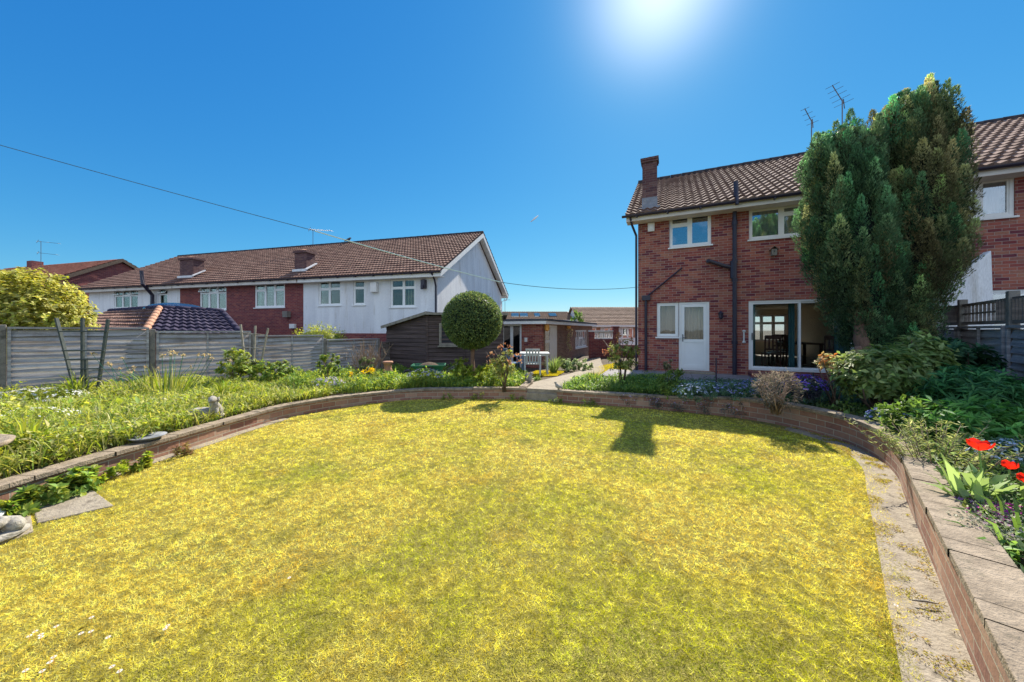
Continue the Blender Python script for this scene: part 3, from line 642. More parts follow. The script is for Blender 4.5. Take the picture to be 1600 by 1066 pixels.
# chimney
b = MB(); cx0, cx1, cy0, cy1 = .13, .56, .0, .36; b.box(cx0, cx1, cy0, cy1, 5.5, 6.88); b.box(cx0-.035, cx1+.035, cy0-.035, cy1+.035, 6.885, 6.95); b.box(cx0-.055, cx1+.055, cy0-.055, cy1+.055, 6.953, 7.02)
ch = b.build('chimney', M['brick_chimney'], hA); b = MB(); b.box(cx0-.012, cx1+.012, cy0-.012, cy1+.012, 5.1, 5.75)
b.box(cx0-.1, cx1+.1, cy0-.12, cy0-.013, 5.33, 5.42); b.build('flashing', M['lead'], ch)
b = MB(); b.lathe([(.14,0), (.15,.02), (.1,.07), (.05,.08)], ((cx0+cx1)/2, (cy0+cy1)/2, 7.02), 14); b.build('chimney_cap', M['concrete_post'], ch)
# pipes
b = MB(); sx = A.hit(1147,400)[0]
b.tube([(sx,-.09,.2), (sx,-.09,5.02)], .055, 10); b.tube([(sx,-.52,5.0), (sx,-.44,5.6)], .04, 10)
for z in (1.15, 2.95, 3.5, 4.6): b.tube([(sx,-.09,z-.05), (sx,-.09,z+.05)], .075, 10)
b.tube([(sx,-.09,3.3), (sx-.25,-.09,3.38), (sx-.62,-.09,3.55), (sx-.66,-.06,3.56)], .055, 10); b.tube([(sx-.66,-.1,3.56), (sx-.66,.0,3.56)], .06, 10)
b.tube([(sx-.03,-.1,3.0), (sx-.03,-.1,3.5)], .085, 10)
b.build('soil_pipe', M['black'], hA)
b = MB(); sv = A.hit(1148,280)[0]; b.tube([(sx,-.3,5.3), (sx,-.3,5.72)], .055, 10); b.build('vent_pipe', M['black'], hA)
b = MB(); p1 = A.hit(1012,455)
b.tube([(.24,-.07,.2), (.24,-.07,2.5)], .04, 10); b.box(.13, .37, -.14, -.005, 2.45, 2.6); b.tube([(.3,-.06,2.6), (1.28,-.06,3.42)], .022, 8); b.tube([(.24,-.07,.2), (.24,-.2,.18)], .045, 8)
b.build('waste_pipe', M['black'], hA)
b = MB(); b.tube([(-.2,-.48,5.05), (-.16,-.3,4.85), (-.05,-.07,4.55), (-.05,-.07,4.3), (-.05,-.07,.1)], .035, 10); b.build('downpipe', M['black'], hA)
b = MB(); p = A.hit(1017.5,356); b.box(p[0]-.1, p[0]+.1, -.07, -.005, p[1]-.13, p[1]+.14); al = b.build('alarm_box', M['paint'], hA, bevel=.01)
b = MB(); b.box(p[0]-.055, p[0]+.055, -.085, -.0715, p[1]-.08, p[1]+.1); b.build('cover', M['pvc'], al, bevel=.008)
b = MB(); p = A.hit(1125.5,494); b.lathe([(.02,0), (.05,.04), (.06,.16), (.075,.17), (.02,.24)], (p[0], -.13, p[1]-.1), 8); b.box(p[0]-.012, p[0]+.012, -.12, -.004, p[1]+.1, p[1]+.125); b.build('wall_lantern', M['black'], hA)
p = A.hit(1208,393); bh = thing('bird_box', 'small wooden bird box with pitched roof high on the brick wall under the bedroom window', 'bird box', (*A.w(p[0], -.12), p[1]-.13), A.rot)
b = MB(); b.hexa([(-.06,-.02,0),(.06,-.02,0),(.06,.11,0),(-.06,.11,0),(-.06,-.02,.17),(.06,-.02,.17),(.06,.11,.17),(-.06,.11,.17)]); b.build('box', M['stick'], bh)
b = MB(); b.beam((-.1,.045,.15),(0,.045,.25),.15,.012,0,(0,0,1)); b.beam((.1,.045,.15),(0,.045,.25),.15,.012); b.build('roof', M['bark'], bh)
b = MB(); b.tube([(0,-.024,.11),(0,-.02,.11)], .018, 12); b.build('hole', M['dark'], bh)
p = A.hit(1162,526); hd = thing('wall_thermometer', 'pale bone shaped thermometer on the brick wall left of the patio doors', 'thermometer', (*A.w(p[0], -.03), p[1]), A.rot)
b = MB(); b.tube([(0,0,-.14), (0,0,.14)], .022, 8); b.build('stem', M['curtain'], hd)
for z in (-.16, .16): b = MB(); b.lathe([(.01,-.035), (.04,-.02), (.045,0), (.04,.02), (.01,.035)], (0,0,z), 12); b.build('knob', M['curtain'], hd)
# dining furniture seen through the doors
def inA(x, y, z=.345): return (*A.w(x, y), z)
def dining_chair():
    t = thing('dining_chair', '', 'chair'); s = MB(); s.box(-.21,.21,-.2,.2,.42,.46); s.build('seat', M['asphalt_wood'], t)
    for x, y, h in ((-.19,-.18,.42), (.19,-.18,.42), (-.19,.19,.98), (.19,.19,.98)): b = MB(); b.beam((x,y,0), (x,y+(.05 if h > .5 else 0),h), .035, .035); b.build('leg', M['asphalt_wood'], t)
    b = MB(); b.box(-.19,.19,.22,.25,.88,1.0); b.box(-.19,.19,.2,.23,.55,.6)
    for x in (-.09, 0, .09): b.box(x-.02,x+.02,.21,.235,.6,.88)
    b.build('backrest', M['asphalt_wood'], t); return t
def dup(o, parent=None):
    c = o.copy(); COL.objects.link(c)
    if parent: c.parent = parent
    for ch in list(o.children): dup(ch, c)
    return c
ch0 = dining_chair()
for i, (x, y, r, lab) in enumerate(((3.75,1.1,180,'dark wooden dining chair nearest the patio door glass'), (4.1,1.95,-90,'dark dining chair left of the table behind the first chair'), (5.2,1.1,170,'dark dining chair behind the fixed right hand patio door'), (4.6,3.6,0,'dark dining chair at the far end of the dining table'))):
    c = ch0 if i == 0 else dup(ch0); c.location = inA(x, y); c.rotation_euler = (0,0,A.rot+math.radians(r)); c['label'] = lab; c['group'] = 'dining chairs inside the house'
t = thing('dining_table', 'dark wooden dining table inside the patio doors', 'table', inA(4.75,2.4), A.rot)
b = MB(); b.box(-.45,.45,-.8,.8,.71,.75); b.build('table_top', M['asphalt_wood'], t, bevel=.01)
for x in (-.38,.38):
    for y in (-.72,.72): b = MB(); b.box(x-.035,x+.035,y-.035,y+.035,0,.708); b.build('leg', M['asphalt_wood'], t)
# neighbouring brick house
hB = thing('brick_house', 'red brick house with white framed windows at the right edge beyond the yew', 'house', (*A.w(SPLIT+.02, 0), 0), A.rot, 'brick houses behind the yew')
L2 = 8.0; off = SPLIT+.02
N1 = (7.2-off+.0, 8.0-off, 4.08, 5.0); N2 = (7.55-off, 9.4-off, .5, 2.42); N3 = (9.6-off, 11-off, 4.08, 5.0)
b = MB(); wallp(b, O_, X_, L2, -.1, EZ, [N1, N2, N3]); wallp(b, (L2, D_), (-1,0), L2, -.1, EZ, []); wallp(b, (0, D_-.25), (0,-1), D_-.5, -.1, EZ); wallp(b, (L2,.25), (0,1), D_-.5, -.1, EZ); gable_faces(b, L2, 0, D_, EZ, 7.72, 1)
b.build('wall', [M['brick'], M['plaster']], hB)
window(hB, O_, X_, *N1, (0,.3,1), [(.7,),()], .02, .07, 'paint', 'glass', ('curtain', [(.5,.95)]), True, label='cream framed upstairs window with half drawn white curtain')
window(hB, O_, X_, *N2, (0,.5,1), None, .03, .06, 'pvc', 'glass', None, False, name='patio_door'); window(hB, O_, X_, *N3, (0,.5,1), None, .03, .06)
b = MB(); tiled(b, (0,-.46,5.13), (L2+.3,-.46,5.13), (L2+.3,D_/2,8.0), (0,D_/2,8.0)); tiled(b, (L2+.3,D_+.46,5.13), (0,D_+.46,5.13), (0,D_/2,8.0), (L2+.3,D_/2,8.0), sub=2)
rf = b.build('roof', M['tile'], hB); b = MB(); ridge_tiles(b, (0.02,D_/2,8.0), (L2+.3,D_/2,8.0)); b.build('ridge_tiles', M['ridge'], rf, True)
b = MB(); b.box(.002, L2+.3, -.42, -.39, 4.93, 5.08); b.box(.002, L2+.3, -.39, -.003, 4.93, 4.945); b.build('fascia', M['fascia'], hB); gutter(hB, .02, L2+.3, -.49, 5.1, 8)
# tall white rendered screen wall between the gardens
sc = [at(1488,392,7.6), at(1537,390,7.5)]
b = MB(); q = [(9.0,7.55),(10.15,7.15),(10.2,7.3),(9.05,7.7)]
def tapered(q, z0, zs): b.hexa([(x,y,z0) for x,y in q]+[(x+dx,y,z) for (x,y),(dx,z) in zip(q, zs)])
tapered([(9.05,7.45),(10.45,7.35),(10.48,7.5),(9.08,7.6)], .1, [(.2,2.35),(-.12,3.22),(-.12,3.22),(.2,2.35)])
tag(b.build('screen_wall', M['render'], bevel=.02), 'tall sloping white rendered screen wall between yew and trellis', 'wall')
# ---------------------------------------------------------------- terrace (left)
TD = 9.8; TZ = 4.0; GZ = -.95; RZ_ = 7.15
def terr(label, x0, x1, wallm, wins, grp='terraced houses behind the fence', right_gable=False, left_gable=False, bot=None, plinth=False):
    t = thing('terraced_house', label, 'house', (*B.w(x0, 0), 0), B.rot, grp); L = x1-x0; b = MB()
    ops = [(a-x0, c-x0, z0, z1) for a, c, z0, z1, *_ in wins]
    wallp(b, O_, X_, L, GZ, TZ, ops, .25, 0, 1); wallp(b, (L,TD), (-1,0), L, GZ, TZ, [], .25, 0, 1)
    gw = [(6.6,7.3,2.9,3.85)] if right_gable else []
    wallp(b, (L,.25), (0,1), TD-.5, GZ, TZ, [(g[0]-.25, g[1]-.25, g[2], g[3]) for g in gw], .25, 0, 1); wallp(b, (0,TD-.25), (0,-1), TD-.5, GZ, TZ, [], .25, 0, 1)
    if right_gable: gable_faces(b, L, 0, TD, TZ, 6.95, 1)
    if left_gable: gable_faces(b, 0, 0, TD, TZ, 6.95, -1)
    b.build('wall', [M[wallm], M['dark']], t)
    for a, c, z0, z1, cols, rows, cur, opn in wins: window(t, O_, X_, a-x0, c-x0, z0, z1, cols, rows, .03, .06, 'pvc', 'glass_dark', cur, True, opened=opn)
    for g in gw: window(t, (L,0), (0,1), g[0], g[1], g[2], g[3], (0,1), None, .03, .05)
    ra = -.0 if not left_gable else -.4; rb = L+(.4 if right_gable else 0)
    b = MB(); tiled(b, (ra,-.42,4.05), (rb,-.42,4.05), (rb,TD/2,RZ_), (ra,TD/2,RZ_), sub=4, tw=.17, amp=.018); tiled(b, (rb,TD+.42,4.05), (ra,TD+.42,4.05), (ra,TD/2,RZ_), (rb,TD/2,RZ_), sub=2)
    rf = b.build('roof', M['tile_t'], t); b = MB(); ridge_tiles(b, (ra+.01,TD/2,RZ_), (rb-.01,TD/2,RZ_), .1); b.build('ridge_tiles', M['ridge'], rf, True)
    b = MB(); b.box(ra+.03, rb-.03, -.38, -.35, 3.82, 4.0); b.box(ra+.03, rb-.03, -.35, -.003, 3.82, 3.835)
    if right_gable:
        for ya, yb in ((-.42, TD/2), (TD+.42, TD/2)):
            b.hexa([(rb-.05,ya,3.8),(rb-.01,ya,3.8),(rb-.01,yb,RZ_-.29),(rb-.05,yb,RZ_-.29),(rb-.05,ya,4.02),(rb-.01,ya,4.02),(rb-.01,yb,RZ_-.04),(rb-.05,yb,RZ_-.04)])
            b.hexa([(L+.003,ya,3.99),(rb-.05,ya,3.99),(rb-.05,yb,RZ_-.1),(L+.003,yb,RZ_-.1),(L+.003,ya,4.01),(rb-.05,ya,4.01),(rb-.05,yb,RZ_-.08),(L+.003,yb,RZ_-.08)])
    b.build('fascia', M['fascia' if not right_gable else 'paint'], t); gutter(t, ra, rb, -.44, 4.03, 8)
    b = MB(); b.box(ra+.03, rb-.03, TD+.35, TD+.38, 3.82, 4.0); b.build('fascia', M['paint'], t)
    if right_gable:
        b = MB(); b.tube([(L-.05,-.44,3.98), (L-.03,-.2,3.7), (L-.05,-.06,3.45), (L-.05,-.06,GZ)], .04, 8); b.build('downpipe', M['black'], t)
        b = MB(); b.tube([(L+.3,TD+.45,4.0), (L+.28,TD+.4,3.7), (L+.05,TD-.1,3.55), (L+.06,TD-.1,GZ)], .035, 8); b.build('downpipe', M['render'], t)
        gutter(t, ra, rb, TD+.44, 4.03, 4)
    return t, L
P5 = ('curtain', [(0,.1),(.92,1)])
tE, LE = terr('white rendered end of terrace house with brown pantile roof and gable behind the shed', -7.36, 0, 'render',
    [(-6.43,-5.11,2.7,3.92,(0,.47,1),[(.68,),(.68,)],None,()), (-4.41,-3.75,2.7,3.88,(0,1),[(.7,)],None,()), (-2.38,-1.08,2.55,3.85,(0,.52,1),[(.7,),(.7,)],('curtain_b',[(.5,.56),(.62,.68),(.74,.8),(.86,.92)]),())], right_gable=True)
b = MB(); b.box(-.0+.003, LE-.003, -.04, -.002, GZ, 1.35); b.build('plinth', M['brick_dark'], tE)
p = B.hit(587,437); q = B.hit(664,437)
b = MB(); b.box(p[0]+7.36-.17, p[0]+7.36+.17, -.2, -.003, 3.25, 3.72); al = b.build('alarm_box', M['paint'], tE, bevel=.03)
b = MB(); b.box(q[0]+7.36-.1, q[0]+7.36+.1, -.22, -.003, 3.35, 3.75); b.box(q[0]+7.36-.06, q[0]+7.36+.06, -.3, -.22, 3.3, 3.5); b.build('security_light', M['black'], tE, bevel=.02)
tM, LM = terr('dark red brick terraced house with two chimneys between the two white houses', -16.0, -7.362, 'brick_dark',
    [(-10.52,-8.53,2.67,3.95,(0,.33,.67,1),[(.72,),(),(.72,)],('curtain',[(0,.09),(.92,1)]),()), (-14.48,-12.5,2.6,3.95,(0,.33,.67,1),[(.72,),(.72,),(.72,)],P5,((0,1),(2,1)))])
def chim(parent, px0, px1, pt, pb, x0):
    a = B.hit(px0, pb, .35)[0]-x0; c = B.hit(px1, pb, .35)[0]-x0; y0 = .35; zt = B.hit(px0, pt-4, .35)[1]; a += .05; c -= .05
    b = MB(); b.box(a, c, y0, y0+.55, 4.3, zt); b.box(a-.06, c+.06, y0-.06, y0+.61, zt, zt+.12); ch = b.build('chimney', M['brick_chimney'], parent)
    b = MB(); zb = 4.56; b.box(a-.05, c+.05, y0-.1, y0-.005, zb-.06, zb+.06); b.hexa([(c+.005,y0-.1,zb),(c+.14,y0-.1,zb),(c+.14,y0+.55,zb+.41),(c+.005,y0+.55,zb+.41),(c+.005,y0-.1,zb+.06),(c+.14,y0-.1,zb+.06),(c+.14,y0+.55,zb+.47),(c+.005,y0+.55,zb+.47)]); b.build('flashing', M['render'], ch)
    b = MB(); b.lathe([(.2,0), (.22,.05), (.12,.1)], ((a+c)/2, y0+.27, zt+.12), 12); b.build('chimney_cap', M['terracotta'], ch)
chim(tM, 459, 480, 400, 425, -16.0); chim(tM, 280, 303, 411, 433, -16.0)
b = MB(); x = B.hit(447,492)[0]+16; z = B.hit(447,493)[1]
b.box(x, x+.3, -.22, -.003, z-.1, z+.2); b.build('vent', M['concrete_post'], tM); b = MB(); z2 = B.hit(460,510)[1]; xx = B.hit(460,510)[0]+16; b.box(xx-.2, xx+.12, -.12, -.003, z2-.1, z2+.12); b.build('flue', M['paint'], tM)
tW, LW = terr('white rendered terraced house at the far left end with an open window', -24.0, -16.002, 'render',
    [(-21.64,-19.5,2.8,4.0-.06,(0,.33,.67,1),[(.7,),(.7,),(.7,)],P5,((0,1),(2,1))), (-17.75,-17.0,2.85,3.92,(0,1),[(.7,)],None,((0,1),))], left_gable=True)
b = MB(); p = [B.hit(*q, v) for q, v in (((221,423),-.62), ((223,444),-.62), ((238,461),-.16), ((238,480),-.16))]
b.tube([(p[0][0]+24,-.62,p[0][1]), (p[1][0]+24,-.62,p[1][1]), (p[2][0]+24,-.16,p[2][1]), (p[3][0]+24,-.16,p[3][1]-1.5)], .09, 8); b.build('soil_pipe', M['black'], tW)
# ---------------------------------------------------------------- far brick house left
th = math.atan2(-.26, .966); fh = thing('brick_house', 'distant red roofed brick house with plain gable at the far left', 'house', (-34.2, 26.0, 0), B.rot)
b = MB(); wallp(b, (-16,0), X_, 16, -1.2, 5.5, [], .25, 0, 0); wallp(b, (0,.25), (0,1), 5.9, -1.2, 5.5, [], .25, 0, 0); wallp(b, (0,6.4), (-1,0), 16, -1.2, 5.5, [], .25, 0, 0); wallp(b, (-16,6.15), (0,-1), 5.9, -1.2, 5.5, [], .25, 0, 0)
gable_faces(b, 0, 0, 6.4, 5.5, 7.3, 1); b.build('wall', M['brick_dark'], fh)
b = MB(); tiled(b, (-16.3,-.3,5.5), (.25,-.3,5.5), (.25,3.2,7.55), (-16.3,3.2,7.55), sub=3); tiled(b, (.25,6.7,5.5), (-16.3,6.7,5.5), (-16.3,3.2,7.55), (.25,3.2,7.55), sub=2); b.build('roof', M['tile_red'], fh)
b = MB()
for ya, yb in ((-.3,3.2), (6.7,3.2)): b.hexa([(.26,ya,5.2),(.3,ya,5.2),(.3,yb,7.3),(.26,yb,7.3),(.26,ya,5.5),(.3,ya,5.5),(.3,yb,7.58),(.26,yb,7.58)])
b.build('bargeboard', M['bark'], fh)
b = MB(); b.box(-12.6,-11.8,2.9,3.6,7.3,8.0); b.build('chimney', M['brick_dark'], fh)
# ---------------------------------------------------------------- low hipped outbuilding behind the fence
ho = thing('hipped_outbuilding', 'low outbuilding with dark glazed hip roof just behind the left fence', 'outbuilding')
Ac = at(250,481,12.3); C = at(224,522,10.3); R1 = at(172,486,15.0); E1 = at(100,517,13.4); R2 = at(346,486,13.2); E2 = at(381,526,11.6)
b = MB(); tiled(b, E1, C, Ac, R1, sub=4); ra_ = b.build('roof', M['tile_t'], ho); ra_['label'] = 'sunlit brown tiled left slope of the hip roof'
b = MB(); tiled(b, C, E2, R2, Ac, sub=4); rb_ = b.build('roof', M['tile_dark'], ho)
E3 = at(371,524,15.6); R3 = (R2[0]+.6, R2[1]+2.5, R2[2])
b = MB(); tiled(b, E2, E3, R2, R2, sub=3); tiled(b, E3, (E1[0]+1.5,E1[1]+5,E1[2]), R1, R2, sub=2); b.build('roof', M['tile_dark'], ho)
b = MB(); ridge_tiles(b, C, Ac, .1, .3); b.build('hip_tiles', M['terracotta'], ho, True); b = MB(); ridge_tiles(b, Ac, R2, .1); ridge_tiles(b, Ac, R1, .1); ridge_tiles(b, E2, R2, .1); b.build('ridge_tiles', M['tile_dark'], ho, True)
b = MB(); b.poly([(C[0],C[1]+.2,-.9), (E2[0]-.2,E2[1]+.2,-.9), (E2[0]-.2,E2[1]+.2,E2[2]), (C[0],C[1]+.2,C[2])]); b.poly([(E1[0],E1[1]+.3,-.9), (C[0],C[1]+.2,-.9), (C[0],C[1]+.2,C[2]), (E1[0],E1[1]+.3,E1[2])])
b.poly([(E2[0]-.2,E2[1]+.2,-.9), (E3[0]-.2,E3[1],-.9), (E3[0]-.2,E3[1],E3[2]), (E2[0]-.2,E2[1]+.2,E2[2])]); b.build('wall', M['brick_dark'], ho)
b = MB(); c = at(275,480,13.6); b.lathe([(.95,-.1), (.9,0), (.7,.12), (.35,.2), (.02,.22)], (c[0], c[1], c[2]-.05), 24); b.build('roof_light', M['glass'], ho, True)
# ---------------------------------------------------------------- shed
su = np.array([math.cos(math.radians(8)), -math.sin(math.radians(8))]); 
sx0, sy0 = (667.6-800)*12.1/FX, 12.1
sh = thing('garden_shed', 'dark brown boarded timber shed with small window behind the topiary ball', 'shed', (sx0, sy0, -.05), math.radians(3))
def boards(b, p, q, z0, ztf, n=13, nrm=(0,-1), m=0, hole=None):
    p = np.array(p, float); q = np.array(q, float); L = np.linalg.norm(q-p); u = (q-p)/L; nrm = np.array(nrm, float); r = random.Random(5); segs = 6
    zmax = max(ztf(0), ztf(L)); bh = (zmax-z0)/n
    for k in range(n):
        za = z0+k*bh
        for i in range(segs):
            a0, a1 = L*i/segs, L*(i+1)/segs; t0 = min(ztf(a0), za+bh+.005); t1 = min(ztf(a1), za+bh+.005)
            if t0 <= za+.005 and t1 <= za+.005: continue
            t0 = max(t0, za+.004); t1 = max(t1, za+.004)
            if hole and a0 > hole[0]-.05 and a1 < hole[1]+.05 and za > hole[2]-bh*.5 and za < hole[3]-.02: continue
            w = r.uniform(-.004,.004)
            f = lambda a, n_, z: (p[0]+u[0]*a+nrm[0]*n_, p[1]+u[1]*a+nrm[1]*n_, z)
            b.hexa([f(a0,.036,za+w), f(a1,.036,za+w), f(a1,.0,za+w), f(a0,.0,za+w), f(a0,.006,t0), f(a1,.006,t1), f(a1,-.01,t1), f(a0,-.01,t0)], m)
b = MB(); boards(b, (0,0), (2.7,0), .05, lambda a: 2.05, 14, (0,-1)); boards(b, (-1.75,1.1), (0,0), .05, lambda a: 1.68+.5*a/2.07, 14, (-.53,-.85))
b.build('wall', M['shed'], sh)
b = MB(); b.box(-.04,.04,-.04,.04,0,2.08); b.box(1.3,1.34,-.04,-.02,.05,2.05); b.build('corner_post', M['shed'], sh)
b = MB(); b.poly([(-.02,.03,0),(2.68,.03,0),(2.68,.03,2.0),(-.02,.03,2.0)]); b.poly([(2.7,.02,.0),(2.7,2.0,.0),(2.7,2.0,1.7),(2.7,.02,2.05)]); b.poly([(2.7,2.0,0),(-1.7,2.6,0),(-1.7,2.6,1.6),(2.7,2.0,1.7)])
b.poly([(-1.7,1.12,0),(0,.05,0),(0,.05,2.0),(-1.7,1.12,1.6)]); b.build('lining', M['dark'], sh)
b = MB(); b.hexa([(-1.9,.98,1.66),(-.02,-.16,2.16),(.9,2.2,2.1),(-1.8,2.7,1.6),(-1.9,.98,1.71),(-.02,-.16,2.21),(.9,2.2,2.15),(-1.8,2.7,1.65)]); b.hexa([(-.01,-.14,2.1),(2.85,-.14,2.1),(2.85,2.2,1.98),(.9,2.2,2.05),(-.01,-.14,2.15),(2.85,-.14,2.15),(2.85,2.2,2.03),(.9,2.2,2.12)]); b.build('roof', M['felt'], sh)
b = MB(); b.beam((-1.92,.95,1.66),(-.02,-.19,2.15),.03,.1); b.beam((-.02,-.19,2.13),(2.86,-.17,2.12),.03,.08); b.build('bargeboard', M['stick'], sh)
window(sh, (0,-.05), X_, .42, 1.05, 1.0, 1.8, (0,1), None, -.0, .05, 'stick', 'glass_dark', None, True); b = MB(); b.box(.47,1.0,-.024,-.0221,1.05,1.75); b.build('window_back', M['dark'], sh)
b = MB(); b.hexa([(1.6,-.03,.06),(2.3,-.03,.06),(2.3,-.023,.06),(1.6,-.023,.06),(1.6,-.03,1.9),(2.3,-.03,1.9),(2.3,-.023,1.9),(1.6,-.023,1.9)]); b.build('door', M['shed'], sh)
# ---------------------------------------------------------------- flat roofed outbuilding
gb = thing('flat_roofed_outbuilding', 'low brown brick outbuilding with flat roof, white fascia and green door beyond the topiary', 'outbuilding', (*G.w(0,0), 0), G.rot)
g0 = -.45; gt = 1.86; GVf = Frame(G.w(0,0), tuple(G.v))
def gs(px, py): return GVf.hit(px, py)
d1a = G.hit(783,500)[0]; d1b = G.hit(815,500)[0]
s1 = gs(852,507)[0]; s2 = gs(871.5,507)[0]; s3 = gs(899,517)[0]; s4 = gs(917,517)[0]
b = MB(); wallp(b, (-4,0), X_, 4, g0, gt, [(4+d1a, 4+d1b, -.3, 1.78)], .2, 0, 1); wallp(b, (0,.2), (0,1), 9.8, g0, gt, [(s1-.2, s2-.2, -.3, 1.72), (s3-.2, s4-.2, .45, 1.5)], .2, 2, 1)
wallp(b, (0,10.2), (-1,0), 4, g0, gt, [], .2, 2, 1); wallp(b, (-4,10), (0,-1), 9.8, g0, gt, [], .2, 2, 1); b.build('wall', [M['brick'], M['dark'], M['brick_brown']], gb)
b = MB(); b.box(-4.2,.25,-.25,10.4,gt+.02,gt+.1); b.build('roof', M['felt'], gb); b = MB(); b.box(-4.22,.27,-.27,-.24,gt-.1,gt+.06); b.box(.24,.27,-.24,10.4,gt-.1,gt+.06); b.box(-4.2,.24,-.24,-.003,gt-.1,gt-.09); b.box(.003,.24,0,10.3,gt-.1,gt-.09); b.build('fascia', M['paint'], gb)
b = MB(); b.box(-4.24,.29,-.29,-.27,gt+.03,gt+.12); b.box(.27,.29,-.27,10.4,gt+.03,gt+.12); b.build('roof_edge', M['felt'], gb)
w = window(gb, (-4,0), X_, 4+d1a, 4+d1b, -.3, 1.78, (0,.5,1), None, .03, .07, 'pvc', 'glass', None, False, name='door'); w['label'] = 'white framed glazed door reflecting dark green'
w = window(gb, (0,0), (0,1), s1, s2, -.3, 1.72, (0,.45,1), [(.35,.65),()], .03, .06, 'paint', 'glass', None, False, name='door'); w['label'] = 'cream side door with glazed panel'
b = MB(); m0 = s1+(s2-s1)*.48; b.obox((0,0), (0,1), m0, s2-.08, .04, .055, -.22, 1.64); b.build('door_leaf', M['paint'], w)
window(gb, (0,0), (0,1), s3, s4, .45, 1.5, (0,.33,.67,1), [(),(.55,),()], .03, .05, 'paint', 'glass', ('curtain',None), True)
b = MB(); z = 1.45; y = gs(849,510)[0]; b.lathe([(.03,0), (.1,.05), (.11,.25), (.03,.32)], (.16,max(.1,y),z), 8); b.build('wall_lantern', M['orange'], gb)
b = MB(); p = G.hit(822,531); b.box(p[0]-.06,p[0]+.06,-.04,-.002,p[1]-.09,p[1]+.09); b.build('socket_box', M['pvc'], gb)
# red brick garden wall with pierced screen blocks
pw = G.w(.3, 10.0); gw_ = thing('garden_wall', 'dark red brick wall topped by pierced white screen blocks beyond the far lawn', 'wall', (pw[0]-.7, pw[1]-5.8, 0), 0)
gy = 17.2; xL = (921-800)*gy/FX; xR = (958-800)*gy/FX; gw_.location = (xL, gy, 0); LL = xR-xL; zt = EYE-(516-516)*gy/FX+.0; zc = EYE-(530-HZ)*gy/FX
b = MB(); b.box(0,LL,0,.2,-.6,zc); b.box(0,.25,0,.2,zc,1.42); b.build('wall', M['brick_dark'], gw_)
b = MB(); b.box(-.02,LL+.02,-.03,.23,1.42,1.49); b.build('coping', M['paint'], gw_)
b = MB(); n = 5; bw = (LL-.25)/n
for k in range(n):
    x0 = .25+k*bw; h = 1.42-zc
    for (a, c, e, g) in ((0,.07,0,1), (.93,1,0,1), (.07,.93,0,.12), (.07,.93,.88,1)): b.box(x0+a*bw+.002, x0+c*bw-.002, .04, .16, zc+e*h+.001, zc+g*h-.001)
    b.tube([(x0+bw*.5,.05,zc+h*.5), (x0+bw*.5,.15,zc+h*.5)], bw*.22, 10)
    b.beam((x0+.05,.1,zc+.03), (x0+bw-.05,.1,zc+h-.03), .03, .04); b.beam((x0+bw-.05,.1,zc+.03), (x0+.05,.1,zc+h-.03), .03, .04)
b.build('screen_blocks', M['render'], gw_)
b = MB(); b.box(LL,LL+.27,-.05,.22,-.6,1.62); b.box(LL-.03,LL+.3,-.08,.25,1.622,1.69); b.build('pier', M['brick_dark'], gw_)
b = MB(); b.box(LL+.272,LL+1.9,.0,.2,-.6,.75); b.build('wall', M['brick_dark'], gw_)
# ---------------------------------------------------------------- far bungalows
def bungalow(label, pxl, pxr, pyr, pye, Y, roofm, lights=(), wallm='render', dpth=7, overhang=.2, zb=-1.5, timber=False):
    xl = (pxl-800)*Y/FX; xr = (pxr-800)*Y/FX; ze = EYE-(pye-HZ)*Y/FX; zr = EYE-(pyr-HZ)*(Y+dpth/2)/FX
    t = thing('bungalow', label, 'house', (xl, Y, 0), 0); L = xr-xl
    b = MB(); wallp(b, (0,.3), X_, L, zb, ze, [], .2, 0, 0); wallp(b, (L,dpth), (-1,0), L, zb, ze, [], .2, 0, 0); wallp(b, (L,.5), (0,1), dpth-.7, zb, ze, [], .2, 0, 0); wallp(b, (0,dpth-.2), (0,-1), dpth-.7, zb, ze, [], .2, 0, 0)
    gable_faces(b, L, .3, dpth, ze, zr-.15, 1); gable_faces(b, 0, .3, dpth, ze, zr-.15, -1); b.build('wall', M[wallm], t)
    b = MB(); tiled(b, (-.2,0,ze), (L+.2,0,ze), (L+.2,dpth/2,zr), (-.2,dpth/2,zr), sub=4, amp=.012); tiled(b, (L+.2,dpth+.2,ze), (-.2,dpth+.2,ze), (-.2,dpth/2,zr), (L+.2,dpth/2,zr), sub=2); b.build('roof', M[roofm], t)
    b = MB(); b.box(-.2,L+.2,-.06,-.03,ze-.14,ze-.01)
    for ya, yb in ((0,dpth/2), (dpth+.2,dpth/2)): b.hexa([(L+.2,ya,ze-.18),(L+.24,ya,ze-.18),(L+.24,yb,zr-.18),(L+.2,yb,zr-.18),(L+.2,ya,ze+.02),(L+.24,ya,ze+.02),(L+.24,yb,zr+.02),(L+.2,yb,zr+.02)])
    b.build('fascia', M['paint'], t)
    for a, c in lights:
        x0 = (a-800)*Y/FX-xl; x1 = (c-800)*Y/FX-xl; y0, y1 = dpth*.16, dpth*.34; s = (zr-ze)/(dpth/2)
        b = MB(); b.hexa([(x0,y0,ze+s*y0),(x1,y0,ze+s*y0),(x1,y1,ze+s*y1),(x0,y1,ze+s*y1),(x0,y0,ze+s*y0+.1),(x1,y0,ze+s*y0+.1),(x1,y1,ze+s*y1+.1),(x0,y1,ze+s*y1+.1)]); b.build('skylight', M['glass'], t)
    if timber:
        for k in range(9):
            x = .3+k*L/9
            if k % 2: b = MB(); b.box(x,x+.5,.27,.299,ze-1.0,ze-.2); b.build('panel', M['terracotta'], t)
            else: window(t, (0,.29), X_, x, x+.9, ze-1.1, ze-.2, (0,.5,1), None, -.07, .05, 'pvc', 'glass', None, False)
    return t
